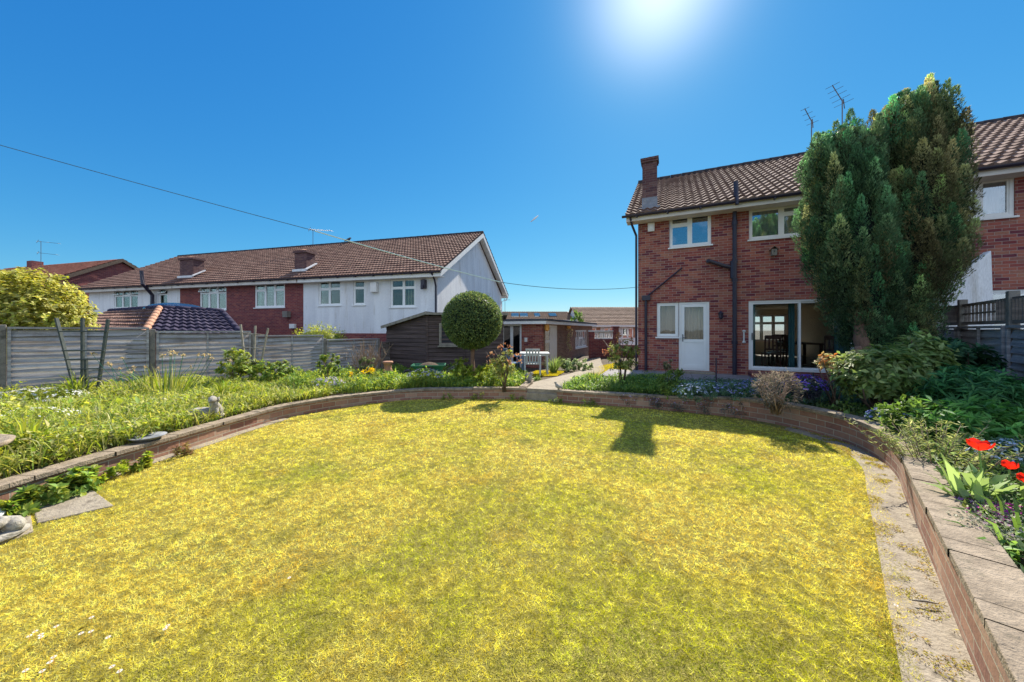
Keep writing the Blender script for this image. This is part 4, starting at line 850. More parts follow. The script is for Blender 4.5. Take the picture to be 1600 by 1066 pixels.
bungalow('distant low house with dark roof and a row of skylights above the flat roof', 770, 893, 487, 500, 30, 'tile_far', ((799,811),(813,826),(837,846),(861,873)), 'brick_dark')
bungalow('distant bungalow with grey brown roof and white and orange front', 909, 1040, 480, 508, 27, 'tile_far', (), 'render', 8, timber=True)
# ---------------------------------------------------------------- aerials, cables, bird
def aerial(label, base, h, boom, nel=9, el=.35, tilt=0, second=None, style='yagi'):
    t = thing('tv_aerial', label, 'aerial', base, 0, 'roof aerials'); b = MB(); b.tube([(0,0,-.6), (0,0,h)], .018, 6); b.build('mast', M['metal'], t)
    def arm(z, v, n, el_):
        b = MB(); v = Vector(v); o = Vector((0,0,z)); side = Vector((-v.y, v.x, 0)).normalized() if abs(v.x)+abs(v.y) > .01 else Vector((1,0,0))
        b.tube([o-v*.15, o+v*.85], .014, 6)
        for k in range(n):
            c = o+v*(-.12+.95*k/max(1, n-1)); e = side*el_/2*(1-.35*k/max(1, n)); b.tube([c-e, c+e], .007, 5)
        b.beam(o-v*.2+Vector((0,0,-.14)), o-v*.1+Vector((0,0,.14)), .02, .02)
        b.build('boom', M['metal'], t)
    arm(h-.05, boom, nel, el)
    if second: arm(*second)
    return t
def rdg(fr, x, v, z): return (*fr.w(x, v), z)
aerial('long horizontal aerial on the terrace ridge left of the bird', (*B.w(B.hit(489,380,TD/2)[0],TD/2), RZ_), 1.15, (1.8,-.5,-.25), 12, .35)
fx = at(64,408,30); aerial('double aerial on the distant red roofed house at the far left', (fx[0], fx[1], fx[2]-.2), 1.95, (1.7,.2,-.15), 3, .3, second=(.9,(1.5,.2,-.15),2,.3))
aerial('left of two aerials above the brick house roof beside the yew top', (*A.w(A.hit(1268,235,D_/2)[0],D_/2), 8.0), 1.25, (-.55,-.3,.35), 4, .35)
aerial('right and taller aerial standing partly behind the yew top', (*A.w(A.hit(1316,190,D_/2)[0],D_/2), 8.0), 1.75, (-.7,-.3,.45), 5, .55)
ax = at(789,487,33); aerial('tiny distant aerial right of the topiary ball', (ax[0], ax[1], ax[2]), 1.2, (.6,.3,0), 3, .2)
bird = thing('bird', 'small dark bird perched on the terrace ridge right of the aerial', 'bird', (*B.w(*(B.hit(543,374,TD/2)[0], TD/2)), RZ_+.08), .4)
b = MB(); b.tube([(-.2,0,.02), (-.1,0,.08), (0,0,.13), (.1,0,.2), (.15,0,.27), (.19,0,.28), (.24,0,.27)], [.015,.05,.085,.08,.05,.04,.008], 10); b.tube([(0,-.03,.08), (0,-.03,0)], .008, 5); b.tube([(0,.03,.08), (0,.03,0)], .008, 5)
b.build('body', M['felt'], bird, True)
def sag(p, q, s, n=40):
    p = Vector(p); q = Vector(q); return [p.lerp(q, i/n)-Vector((0,0,4*s*(i/n)*(1-i/n))) for i in range(n+1)]
E_ = (*A.w(0,-.02), A.hit(996,449)[1]); 
p1 = Vector(at(-120,193,6.5)); p2 = Vector(at(492,361,7.8)); p3 = Vector(at(782,441,9.6)); p4 = Vector(E_)
b = MB(); b.tube(sag(p1, p2, .02, 20), .007, 6); tag(b.build('overhead_cable', M['cable']), 'thin dark cable slanting down from the upper left edge across the sky', 'cable')
b = MB(); b.tube(sag(p2, p3, .03, 20), .014, 6); tag(b.build('washing_line', M['line']), 'pale green washing line crossing in front of the white terrace house', 'washing line')
b = MB(); b.tube(sag(p3, p4, .13, 24), .008, 6); tag(b.build('slack_cable', M['cable']), 'slack cable sagging from the topiary side to the corner of the brick house', 'cable')
# contrail
c0 = Vector(at(829,347,900)); c1 = Vector(at(841,337,900)); b = MB(); b.tube([c0, c0.lerp(c1,.6), c1], [.8,2.4,1.2], 8); o = b.build('vapour_trail', M['pvc'], None, True); o['kind'] = 'structure'; o['label'] = 'tiny white vapour trail in the sky above the outbuilding'
# ================================================================ vegetation
def unit(v): return v/np.maximum(np.linalg.norm(v, axis=-1, keepdims=True), 1e-9)
def rdir(n): return unit(rng.normal(size=(n, 3)))
_vg = {}
def vnoise(x, y, sc, seed=0):
    if seed not in _vg: _vg[seed] = np.random.default_rng(1000+seed).random((64, 64))
    g = _vg[seed]; x = np.asarray(x)/sc+500; y = np.asarray(y)/sc+500; i = np.floor(x).astype(int); j = np.floor(y).astype(int); fx = x-i; fy = y-j
    fx = fx*fx*(3-2*fx); fy = fy*fy*(3-2*fy); G_ = lambda a, b: g[a % 64, b % 64]
    return (G_(i,j)*(1-fx)+G_(i+1,j)*fx)*(1-fy)+(G_(i,j+1)*(1-fx)+G_(i+1,j+1)*fx)*fy
def fbm(x, y, sc, seed=0): return .55*vnoise(x,y,sc,seed)+.3*vnoise(x,y,sc*.45,seed+1)+.15*vnoise(x,y,sc*.2,seed+2)
class Fol:
    def __init__(s): s.V = []; s.T = []; s.C = []; s.n = 0
    def add(s, V, T, C): s.V.append(V.reshape(-1,3)); s.T.append(T+s.n); s.C.append(C); s.n += len(s.V[-1])
    def leaves(s, P, D, L, wr=.4, col=None, fold=.25, up=None):
        N = len(P); D = unit(D); R = rdir(N) if up is None else unit(up+rdir(N)*.35)
        sd = unit(np.cross(D, R)); nm = np.cross(sd, D); L = np.broadcast_to(np.asarray(L, float).reshape(-1,1) if np.ndim(L) else np.full((1,1), L), (N,1)); w = L*wr/2
        mid = P+D*L*.45
        V = np.stack([P, mid+sd*w+nm*w*fold, P+D*L-nm*L*.12, mid-sd*w+nm*w*fold], 1)
        i = np.arange(N)[:,None]*4; T = np.concatenate([i+np.array([[0,1,2]]), i+np.array([[0,2,3]])], 0); s.add(V, T, np.repeat(col, 4, 0))
    def blades(s, P, D, L, w, col, droop=.5):
        N = len(P); D = unit(D); L = np.asarray(L, float).reshape(-1,1)*np.ones((N,1)); w = np.asarray(w, float).reshape(-1,1)*np.ones((N,1))
        sd = unit(np.cross(D, np.array([[0,0,1.]])+rdir(N)*.3)); h = D*np.array([[1,1,0]]); dr = np.concatenate([h[:,:2]*.8, -np.ones((N,1))*.5], 1)*droop
        p1 = P+D*L*.4; p2 = p1+unit(D+dr*.6)*L*.35; p3 = p2+unit(D+dr*1.8)*L*.3
        V = np.stack([P-sd*w*.35, P+sd*w*.35, p1-sd*w*.5, p1+sd*w*.5, p2-sd*w*.4, p2+sd*w*.4, p3], 1)
        i = np.arange(N)[:,None]*7; T = np.concatenate([i+np.array([q]) for q in ([0,1,3],[0,3,2],[2,3,5],[2,5,4],[4,5,6])], 0); s.add(V, T, np.repeat(col, 7, 0))
    def tri(s, V, col):
        N = len(V); s.add(V, np.arange(N*3).reshape(N,3), np.repeat(col, 3, 0))
    def core(s, c, r, col, n=10, zs=None):
        th = np.linspace(0, 2*math.pi, n*2, endpoint=False); ph = np.linspace(-math.pi/2, math.pi/2, n)
        V = np.array([[c[0]+r[0]*math.cos(p)*math.cos(t), c[1]+r[1]*math.cos(p)*math.sin(t), c[2]+r[2]*math.sin(p)] for p in ph for t in th]); m = n*2
        T = []
        for a in range(n-1):
            for k in range(m): q = (a*m+k, a*m+(k+1)%m, (a+1)*m+(k+1)%m, (a+1)*m+k); T += [(q[0],q[1],q[2]), (q[0],q[2],q[3])]
        s.add(V, np.array(T), np.repeat(np.array([col], float), len(V), 0))
    def build(s, name, mat='leaf', parent=None): return npmesh(name, np.concatenate(s.V), np.concatenate(s.T), M[mat], parent, np.concatenate(s.C))
def tint(n, cols, var=.25):
    cols = np.array(cols, float); a = rng.integers(0, len(cols), n); b = rng.integers(0, len(cols), n); t = rng.random((n,1))*.5
    return (cols[a]*(1-t)+cols[b]*t)*(1+rng.normal(0, var, (n,1))).clip(.35, 1.9)
YG = [(.30,.36,.05), (.40,.42,.07), (.20,.30,.04)]; MG = [(.12,.22,.045), (.17,.28,.06), (.09,.17,.04)]; DG = [(.04,.09,.03), (.06,.12,.035), (.05,.08,.03)]
# ---------------------------------------------------------------- lawn grass
def lawn_grass():
    f = Fol()
    def pts(n, y0, y1, x0=-4.6, x1=4.6):
        x = rng.uniform(x0, x1, n); y = rng.uniform(y0, y1, n); r = np.hypot(x-CEN[0], y-CEN[1]); th = np.arctan2(y-CEN[1], x-CEN[0])
        m = .05+.12*sst(1.0, 2.0, x)*(1-sst(5.4, 6.2, y))+.09*vnoise(x, y, .3, 5)-.09*vnoise(x,y,.09,8)
        ok = r < rw(th)-m
        for q in SLABS:
            ins = np.ones(n, bool)
            for k in range(4):
                (ax_, ay_), (bx_, by_) = q[k], q[(k+1)%4]; e_ = math.hypot(bx_-ax_, by_-ay_); ins &= ((bx_-ax_)*(y-ay_)-(by_-ay_)*(x-ax_))/e_ > .02+.05*vnoise(x,y,.12,9)
            ok &= ~ins
        return x[ok], y[ok]
    for n, y0, y1, Ls, w in ((42000, -1.9, .95, .03, .0055), (330000, .95, 2.1, .026, .0025), (230000, 2.1, 3.6, .026, .0034), (150000, 3.6, 5.4, .026, .0048), (110000, 5.4, 7.6, .026, .0066)):
        x, y = pts(n, y0, y1); N = len(x); a = fbm(x, y, 1.3, 10); g = fbm(x, y, .35, 20); st = .5+.5*np.sin(y*5.2+x*.5+fbm(x,y,1.5,3)*3)
        dry = np.clip((a-.45)*2.4+.50+(g-.5)*1.5+.18*(st-.5)*sst(3,5,y), 0, 1)[:,None]
        c = np.array([[.46,.48,.05]])*(1-dry)+np.array([[.79,.66,.13]])*dry
        br = sst(.66, .8, fbm(x, y, .5, 40))[:,None]*.35; c = c*(1-br)+np.array([[.52,.30,.06]])*br
        gr = sst(.68, .76, fbm(x, y, .42, 60))[:,None]*.4; c = c*(1-gr)+np.array([[.13,.22,.035]])*gr
        e_ = sst(.72, .85, rng.random(N))[:,None]; c = c*(1-e_*.5)+np.array([[.92,.84,.30]])*e_*.5
        sc = .012+.0035*max(0, (y0+y1)/2); c = c*np.exp(rng.normal(0, .2, (N,1))+((vnoise(x,y,sc,70)-.5)*1.6+(vnoise(x,y,sc*3.1,72)-.5)*.45+(fbm(x,y,.3,75)-.5)*.15)[:,None]).clip(.3, 1.75)
        c = c.clip(0, .95)
        P = np.stack([x, y, np.zeros(N)-.002], 1); D = unit(np.stack([rng.normal(0,.95,N), rng.normal(0,.95,N), np.full(N, .7)], 1)); L = Ls*rng.uniform(.5, 1.35, N)[:,None]
        sd = unit(np.cross(D, rdir(N)))*w*rng.uniform(.7, 1.4, (N,1))
        f.tri(np.stack([P-sd/2, P+sd/2, P+D*L+sd*.1], 1), c)
    o = f.build('grass', 'grass'); o['kind'] = 'stuff'; tag(o, 'short yellow and green mown grass of the sunlit lawn', 'grass')
lawn_grass()
def strip_moss():
    f = Fol(); n = 26000; k = rng.integers(15*6+3, 24*6+2, n); P = WC[k]+(WC[k+1]-WC[k])*rng.random((n,1)); d = CEN-P; d = d/np.linalg.norm(d, axis=1)[:,None]; P = P+d*rng.uniform(.0,.3,(n,1))
    ok = (fbm(P[:,0], P[:,1], .16, 140) > .60) | ((rng.random(n) < .5) & (fbm(P[:,0],P[:,1],.2,150) > .45) & (np.hypot(*(P-WC[k]).T) < .045)); P = P[ok]; m = len(P)
    Q = np.concatenate([P, np.full((m,1), .012)], 1); D = unit(np.concatenate([rng.normal(0,1,(m,2)), np.full((m,1), .6)], 1)); L = rng.uniform(.008,.022,(m,1)); sd = unit(np.cross(D, rdir(m)))*.005
    f.tri(np.stack([Q-sd/2, Q+sd/2, Q+D*L], 1), tint(m, [(.5,.42,.08),(.36,.38,.06),(.3,.2,.08)])); o = f.build('moss', 'grass'); o['kind'] = 'stuff'; tag(o, 'dry moss and grass tufts growing over the slab strip by the right wall', 'moss')
strip_moss()
f = Fol()
for poly in FARTURF:
    n = 9000; s, t = rng.random(n)[:,None], rng.random(n)[:,None]; p = [np.array(q)[None] for q in poly]; q = p[0]*(1-s)*(1-t)+p[1]*s*(1-t)+p[2]*s*t+p[3]*(1-s)*t
    P = np.concatenate([q, gz(q[:,0], q[:,1])[:,None]+.02], 1); D = unit(np.concatenate([rng.normal(0,.6,(n,2)), np.full((n,1), .8)], 1)); sd = unit(np.cross(D, rdir(n)))*.012
    f.tri(np.stack([P-sd/2, P+sd/2, P+D*.05], 1), tint(n, [(.55,.46,.07), (.42,.42,.05)]))
o = f.build('grass', 'grass'); o['kind'] = 'stuff'; tag(o, 'yellow grass of the small far lawn patches beside the paved path', 'grass')
# ---------------------------------------------------------------- bed ground cover
FN = np.array([.814, -.580])
pc_ = np.array(pathc)
def bedmask(x, y):
    r = np.hypot(x-CEN[0], y-CEN[1]); th = np.arctan2(y-CEN[1], x-CEN[0]); ok = r > rw(th)+.19
    ok &= ((x-P0[0])*FN[0]+(y-P0[1])*FN[1]) > .1
    dp = np.min(np.hypot(x[:,None]-pc_[None,:,0], y[:,None]-pc_[None,:,1]), 1); ok &= dp > .52
    u = (x-A.o[0])*A.u[0]+(y-A.o[1])*A.u[1]; v = (x-A.o[0])*A.v[0]+(y-A.o[1])*A.v[1]; ok &= ~((v > -1.95) & (u > -1.0))
    rt = (x-R0[0])*dr[1]-(y-R0[1])*dr[0]; ok &= rt < -.05
    return ok
def cover(label, box, n, cols, hgt=.16, leaf=.045, blade=.12, seed=1, thin=.0, dens=.0, mask=None, wr=.5):
    x = rng.uniform(box[0], box[1], n); y = rng.uniform(box[2], box[3], n); ok = bedmask(x, y)
    if mask is not None: ok &= mask(x, y)
    ok &= fbm(x, y, .5, seed) > dens
    x, y = x[ok], y[ok]; N = len(x); h = hgt*(.15+2.6*fbm(x, y, .4, seed+5)**2.2); g = gz(x, y)
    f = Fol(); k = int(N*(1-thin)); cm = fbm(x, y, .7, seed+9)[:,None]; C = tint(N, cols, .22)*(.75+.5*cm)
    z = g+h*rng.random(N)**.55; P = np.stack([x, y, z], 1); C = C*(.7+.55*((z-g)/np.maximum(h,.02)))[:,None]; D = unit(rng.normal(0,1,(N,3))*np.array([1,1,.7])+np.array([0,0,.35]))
    f.leaves(P[:k], D[:k], (leaf*np.exp(rng.normal(0,.35,k))*(.75+.9*cm[:k,0])), wr, C[:k], .3, np.array([[0,0,1.]]))
    if N > k:
        m = N-k; f.blades(np.stack([x[k:], y[k:], g[k:]], 1), np.concatenate([rng.normal(0,.4,(m,2)), np.ones((m,1))], 1), blade*rng.uniform(.6,1.5,m)*(1+h[k:]*2), .011, C[k:], .7)
    o = f.build('ground_cover', 'leaf'); o['kind'] = 'stuff'; tag(o, label, 'ground cover'); return o
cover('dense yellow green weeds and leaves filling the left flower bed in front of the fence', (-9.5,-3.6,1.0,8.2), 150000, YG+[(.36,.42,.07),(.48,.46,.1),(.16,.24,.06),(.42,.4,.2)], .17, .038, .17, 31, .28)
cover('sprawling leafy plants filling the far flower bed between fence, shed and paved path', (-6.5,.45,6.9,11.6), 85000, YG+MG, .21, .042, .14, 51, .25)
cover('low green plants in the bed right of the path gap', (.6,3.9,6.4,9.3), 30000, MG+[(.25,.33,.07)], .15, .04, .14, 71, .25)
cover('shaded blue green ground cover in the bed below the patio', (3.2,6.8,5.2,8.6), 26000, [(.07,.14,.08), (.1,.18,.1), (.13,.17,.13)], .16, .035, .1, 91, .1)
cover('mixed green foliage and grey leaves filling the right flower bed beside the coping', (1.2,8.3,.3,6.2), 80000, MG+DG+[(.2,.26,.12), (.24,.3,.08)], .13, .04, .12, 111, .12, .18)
# ---------------------------------------------------------------- plants
def gp(px, py, dz=0.0):
    z = .2
    for _ in range(6): x, y = gnd(px, py, z); z = float(gz(x, y))
    return (x, y, z+dz)
def at_y(px, Y): x = (px-800)*Y/FX; return (x, Y, float(gz(x, Y)))
def stems(t, pts, r=.012, mat='twig', name='stems'):
    b = MB()
    for p in pts: n = len(p); b.tube(p, [r*(1-.6*i/(n-1)) for i in range(n)], 5)
    return b.build(name, M[mat], t, True)
def shrub(name, label, cat, pos, rad, h, nl, size, cols, kind='scatter', wr=.45, nst=7, flower=None, group=None, core=None, var=.22, lo=0.0, mat='leaf', stem='bark', clump=.2, nclump=None):
    """crown of leaf clumps round an ellipsoid rad=(rx,ry,rz) centred h above the ground"""
    t = thing(name, label, cat, pos, 0, group); rad = np.array(rad, float); c = np.array([0,0,h]); f = Fol()
    if core: f.core(c, rad*core, np.array(cols).mean(0)*.6)
    nc = nclump or max(6, int(nl/40)); d = rdir(nc); d[:,2] = np.maximum(d[:,2], -.75+lo); rr = rng.uniform(.55, 1.0, nc)[:,None]; cc = c+d*rad*rr
    cc[:,2] = np.maximum(cc[:,2], .04); per = int(nl/nc)
    ci = np.repeat(np.arange(nc), per); N = len(ci); C = tint(N, cols, var)*np.repeat(rng.uniform(.7, 1.25, nc), per)[:,None]
    if kind == 'scatter':
        P = cc[ci]+rng.normal(0, clump*.5, (N,3))*rad.mean(); D = unit(P-c)+rdir(N)*.9+np.array([0,0,.15]); f.leaves(P, D, size*rng.uniform(.6,1.35,N), wr, C, .3, unit(P-c)+np.array([0,0,.6]))
    else:   # rosettes at shoot tips
        ax = unit(unit((cc-c)/rad)+np.array([0,0,.8])); a = ax[ci]; rd = unit(np.cross(a, rdir(N))); el = rng.uniform(-.25, .9, N)[:,None]
        P = cc[ci]-a*rng.uniform(0, size*1.6, (N,1)); f.leaves(P, rd+a*el, size*rng.uniform(.7,1.25,N), wr, C, .35, a)
    f.build('foliage', mat, t)
    if nst:
        S_ = []
        for k in range(nst):
            e = cc[rng.integers(nc)]; m = e*.5+np.array([rng.normal(0,.05), rng.normal(0,.05), 0]); S_.append([(rng.normal(0,.03), rng.normal(0,.03), -.05), tuple(m), tuple(e)])
        stems(t, S_, .012 if rad[0] < .6 else .02, stem)
    if flower:
        n, fs, fc, kk = flower; g = Fol(); d = rdir(n); d[:,2] = np.abs(d[:,2])*.9+.05; d = unit(d); P = c+d*rad*rng.uniform(.92, 1.1, (n,1)); P[:,2] = np.maximum(P[:,2], .05)
        per = kk; i = np.repeat(np.arange(n), per); N = len(i); up = unit(d+np.array([0,0,.5]))[i]; rd = unit(np.cross(up, rdir(N))); g.leaves(P[i], rd+up*.35, fs*rng.uniform(.7,1.3,N), .75, tint(N, fc, .12), .2, up); g.build('flowers', 'petal', t)
    return t
def strap(name, label, pos, n, L, w, cols, spread=.45, group=None, cat='plant', flower=None, droop=.8, rad=.08):
    t = thing(name, label, cat, pos, 0, group); f = Fol(); a = rng.uniform(0, 6.28, n); s = np.abs(rng.normal(0, spread, n)); r = rad*np.sqrt(rng.random(n))
    P = np.stack([r*np.cos(a), r*np.sin(a), np.full(n, -.02)], 1); D = np.stack([np.cos(a)*s, np.sin(a)*s, np.ones(n)], 1); f.blades(P, D, L*rng.uniform(.6,1.2,n), w*rng.uniform(.7,1.2,n), tint(n, cols, .18), droop); f.build('leaves', 'leaf', t)
    if flower:
        k, hh, fs, fc = flower; b = MB(); g = Fol()
        for i in range(k):
            x, y = rng.normal(0, rad*1.6, 2); h = hh*rng.uniform(.85,1.15); b.tube([(x*.4,y*.4,0), (x*.8,y*.8,h*.6), (x,y,h)], .004, 4)
            m = 14; Pp = np.tile(np.array([[x,y,h]]), (m,1))+rng.normal(0, fs*.25, (m,3)); g.leaves(Pp, rdir(m)+np.array([0,0,.3]), fs*rng.uniform(.6,1,m), .7, tint(m, fc, .12))
        b.build('stems', M['green_plastic'], t); g.build('flowers', 'petal', t)
    return t
# --- yew: upright plumes
def yew():
    Y = 6.75; px = lambda x: (x-800)*Y/FX; pz = lambda y: EYE-(y-HZ)*Y/FX
    bx, by = px(1395), Y; bz = float(gz(bx, by)); t = thing('yew_tree', 'huge dark upright yew with many pointed plumes standing before the brick house', 'tree', (bx, by, bz))
    f = Fol(); plumes = []
    lobes = ([(560,1335,1405), (520,1312,1405), (490,1296,1405), (460,1280,1405), (430,1264,1405), (400,1250,1402), (370,1249,1398), (340,1251,1392), (310,1253,1385), (280,1256,1376), (250,1262,1372), (232,1270,1364), (215,1284,1356), (195,1300,1346), (178,1318,1336)],
             [(560,1345,1464), (520,1345,1470), (490,1340,1474), (460,1335,1494), (430,1335,1512), (400,1335,1526), (370,1335,1530), (340,1337,1531), (310,1340,1525), (280,1345,1514), (250,1352,1504), (215,1362,1498), (190,1372,1490), (165,1385,1480), (145,1402,1468), (128,1428,1460)])
    for li, prof in enumerate(lobes):
        ys = np.array([p[0] for p in prof])[::-1]; xl = np.array([p[1] for p in prof])[::-1]; xr = np.array([p[2] for p in prof])[::-1]
        def ell(y):
            l, r = np.interp(y, ys, xl)+6, np.interp(y, ys, xr)-6; tl, tr = math.atan((l-800)/FX), math.atan((r-800)/FX); dd = math.hypot(bx, by); return math.tan((tl+tr)/2)*Y-bx, dd*math.sin((tr-tl)/2), pz(y)-bz
        n = 24; V = []; rows = list(range(545, int(ys[0])+8, -18))
        for y in rows:
            cx, hw, z = ell(y)
            for k in range(n):
                a = 2*math.pi*k/n; q = .62+.05*math.sin(3*a+y*.05); V.append((cx+hw*q*math.cos(a), hw*q*math.sin(a), z))
        T = []
        for i in range(len(rows)-1):
            for k in range(n): a, b_, c_, d_ = i*n+k, i*n+(k+1)%n, (i+1)*n+(k+1)%n, (i+1)*n+k; T += [(a,b_,c_),(a,c_,d_)]
        V = np.array(V); m0 = len(V); V = np.concatenate([V, [[ell(rows[0])[0],0,V[0,2]], [ell(rows[-1])[0],0,V[-1,2]]]])
        for k in range(n): T.append((k, m0, (k+1)%n)); T.append(((len(rows)-1)*n+k, (len(rows)-1)*n+(k+1)%n, m0+1))
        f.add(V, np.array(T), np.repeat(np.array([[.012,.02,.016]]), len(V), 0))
        for y in range(575, int(ys[0])+6, -17):
            cx, hw, z = ell(y+10); m = int(6+hw*9)
            for k in range(m):
                a = 2*math.pi*(k+rng.random()*.9)/m; q = rng.uniform(.70, .96); lean = rng.uniform(.03, .16)
                Lp = rng.uniform(.6, 1.1)*(.5 if y < ys[0]+45 else (1 if y < 480 else .65)); plumes.append((np.array([cx+hw*q*math.cos(a), hw*q*math.sin(a), z-.35]), np.array([math.cos(a)*lean, math.sin(a)*lean, 1]), Lp, rng.uniform(.10, .165), li))
    tips = [(1285,199,.7), (1297,196,.6), (1307,181,.9), (1329,162,1.1), (1340,190,.8), (1363,164,1.0), (1378,172,.9), (1385,157,1.1), (1398,140,1.2), (1414,131,1.4), (1426,135,1.2), (1440,128,1.3), (1452,109,1.5), (1462,135,1.2), (1475,170,1.0), (1487,160,1.3), (1482,185,1.2), (1490,215,1.2), (1478,200,1.2), (1500,250,.9), (1272,215,.6), (1262,232,.6), (1352,196,.8), (1320,185,.9), (1468,150,1.0), (1405,160,1.2), (1430,155,1.2)]
    for (x, y, L) in tips:
        for s in range(3):
            dy = rng.uniform(-.3, .3); L_ = L*(1 if s == 0 else rng.uniform(.7, .95)); zt = pz(y)-bz-.12-(0 if s == 0 else rng.uniform(.1, .35)); xx = px(x)-bx+(0 if s == 0 else rng.normal(0, .1))
            plumes.append((np.array([xx-.03+(dy if s else 0)*bx/by, dy if s else 0, zt-L_]), np.array([.03, 0, 1]), L_, .09+.05*L, int(x > 1355)))
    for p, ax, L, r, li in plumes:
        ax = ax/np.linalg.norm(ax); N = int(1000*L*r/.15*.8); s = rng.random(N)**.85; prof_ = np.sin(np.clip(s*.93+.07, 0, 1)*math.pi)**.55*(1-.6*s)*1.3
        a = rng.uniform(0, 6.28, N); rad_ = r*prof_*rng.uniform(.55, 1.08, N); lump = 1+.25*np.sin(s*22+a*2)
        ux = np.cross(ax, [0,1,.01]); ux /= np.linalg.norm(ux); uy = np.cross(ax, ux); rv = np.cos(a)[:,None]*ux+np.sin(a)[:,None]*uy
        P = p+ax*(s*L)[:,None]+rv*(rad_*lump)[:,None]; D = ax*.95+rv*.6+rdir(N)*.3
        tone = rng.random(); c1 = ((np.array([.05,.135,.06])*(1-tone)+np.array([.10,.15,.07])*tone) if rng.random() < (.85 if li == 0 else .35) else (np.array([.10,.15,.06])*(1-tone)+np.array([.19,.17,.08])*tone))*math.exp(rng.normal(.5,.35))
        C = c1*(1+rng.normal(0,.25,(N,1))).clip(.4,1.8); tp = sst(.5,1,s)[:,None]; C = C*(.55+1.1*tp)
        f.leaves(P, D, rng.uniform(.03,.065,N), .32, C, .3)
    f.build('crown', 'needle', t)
    b = MB()
    for pts, r in (([(-.45,-.1,-.1), (-.6,-.15,.5), (-.85,-.2,1.1), (-.8,-.1,1.9)], [.16,.14,.11,.08]), ([(-.25,0,-.1), (-.3,.1,.8), (-.35,.1,2.0)], [.17,.14,.1]), ([(.3,0,-.1), (.35,0,.9), (.5,.1,2.2)], [.18,.15,.1]), ([(.1,.1,-.1), (.1,.15,1.2), (.05,.1,2.5)], [.15,.13,.1]), ([(-.5,-.2,-.1), (-.85,-.35,.35), (-1.1,-.4,.95)], [.09,.07,.05])): b.tube(pts, r, 9)
    b.build('trunk', M['bark_red'], t, True)
yew()
# --- topiary ball
tx, ty, tz = at_y(738, 8.9)
t = thing('topiary_tree', 'clipped round topiary ball on a single bare stem in front of the shed', 'tree', (tx, ty, tz)); f = Fol(); r = .75; zc = EYE-(501-HZ)*8.9/FX-tz
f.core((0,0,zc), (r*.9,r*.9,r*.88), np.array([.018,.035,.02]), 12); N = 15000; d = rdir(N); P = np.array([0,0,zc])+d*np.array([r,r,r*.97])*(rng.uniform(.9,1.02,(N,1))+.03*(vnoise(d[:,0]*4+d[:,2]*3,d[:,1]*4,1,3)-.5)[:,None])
f.leaves(P, d+rdir(N)*.8, rng.uniform(.035,.062,N), .55, tint(N, [(.09,.15,.06), (.13,.2,.07), (.22,.27,.08)], .3), .3, d); f.build('crown', 'leaf', t)
b = MB(); b.tube([(0,0,-.1), (.03,0,.25), (.0,.02,.6), (.02,0,zc-r*.8)], [.07,.055,.05,.07], 9); b.tube([(.01,.01,zc-r*1.05), (-.15,0,zc-r*.75)], [.03,.02], 6); b.tube([(.01,.01,zc-r*1.05), (.16,.05,zc-r*.75)], [.03,.02], 6); b.build('trunk', M['bark_red'], t, True)
# --- hedge bushes beyond the fence
x, y = (38-800)*9.0/FX, 9.0
shrub('privet_bush', 'large rounded golden bush rising above the fence at the left edge', 'bush', (x, y, -.4), (1.45,1.2,1.45), 2.15, 26000, .1, [(.42,.42,.06), (.52,.48,.09), (.3,.36,.05), (.6,.58,.2)], 'rosette', .55, 8, None, None, .6, .2, nclump=2000)
x, y = (497-800)*12.6/FX, 12.6
shrub('golden_conifer', 'low golden mound peeping over the fence below the white terrace house', 'bush', (x, y, -.3), (1.25,.8,1.0), 1.0, 9000, .07, [(.4,.44,.05), (.48,.5,.1), (.28,.36,.04)], 'scatter', .4, 5, None, None, .8)
# far hint of trees
for px_, py_, h_, lab in ((902,497,1.9,'thin distant tree between the two bungalow roofs'), (1003,560,1.0,'distant shrub behind the corner of the brick house')):
    if px_ == 1003: continue
    Y = 24; c = at(px_, 500, Y); shrub('distant_tree', lab, 'tree', (c[0], Y, -1), (.5,.5,1.6), 2.4, 1800, .14, MG, 'scatter', .5, 4)
# --- left bed plants
BR = 'upright strappy clumps in the flower beds'
strap('strappy_plant', 'strappy green clump below the fan trellis by the left fence', at_y(122, 6.2), 90, .55, .02, YG, .4, BR)
strap('strappy_plant', 'small strappy clump in the weeds left of the stone dog', gp(352,628), 80, .42, .02, YG, .35, BR)
strap('strappy_plant', 'strappy clump right of the leafy golden shrub by the fence', gp(462,612), 70, .42, .018, MG, .3, BR)
strap('strappy_plant', 'strappy clump at the near end of the left flower bed', (-5.1,3.6,.2), 90, .4, .018, YG, .5, BR)
strap('strappy_plant', 'spiky green clump right of the path gap beside the bronze rose', at_y(928, 7.9), 80, .42, .016, MG+YG, .35, BR)
strap('strappy_plant', 'green strappy clump against the outbuilding wall by the cream door', at_y(865, 11.6), 110, .6, .025, [(.2,.3,.08),(.3,.38,.12)], .4, BR)
strap('grass_clump', 'tall wallflower like clump with pale seed heads in front of a fence post', at_y(258, 6.5), 130, .6, .018, YG+[(.45,.42,.15)], .35, None, 'plant', (14,.78,.05,[(.55,.42,.2),(.45,.4,.25)]), .5, .3)
strap('grass_clump', 'dry pale stems with seed heads left of the leafy golden shrub', at_y(205, 6.4), 40, .5, .014, [(.45,.42,.2)], .6, None, 'plant', (8,.55,.05,[(.5,.4,.25)]), .7, .25)
shrub('white_flower_clump', 'mat of small white flowers at the foot of the left fence', 'flowers', at_y(60,5.9), (.75,.4,.16), .12, 1800, .04, YG, 'scatter', .4, 0, (170,.026,[(.8,.8,.78)],6))
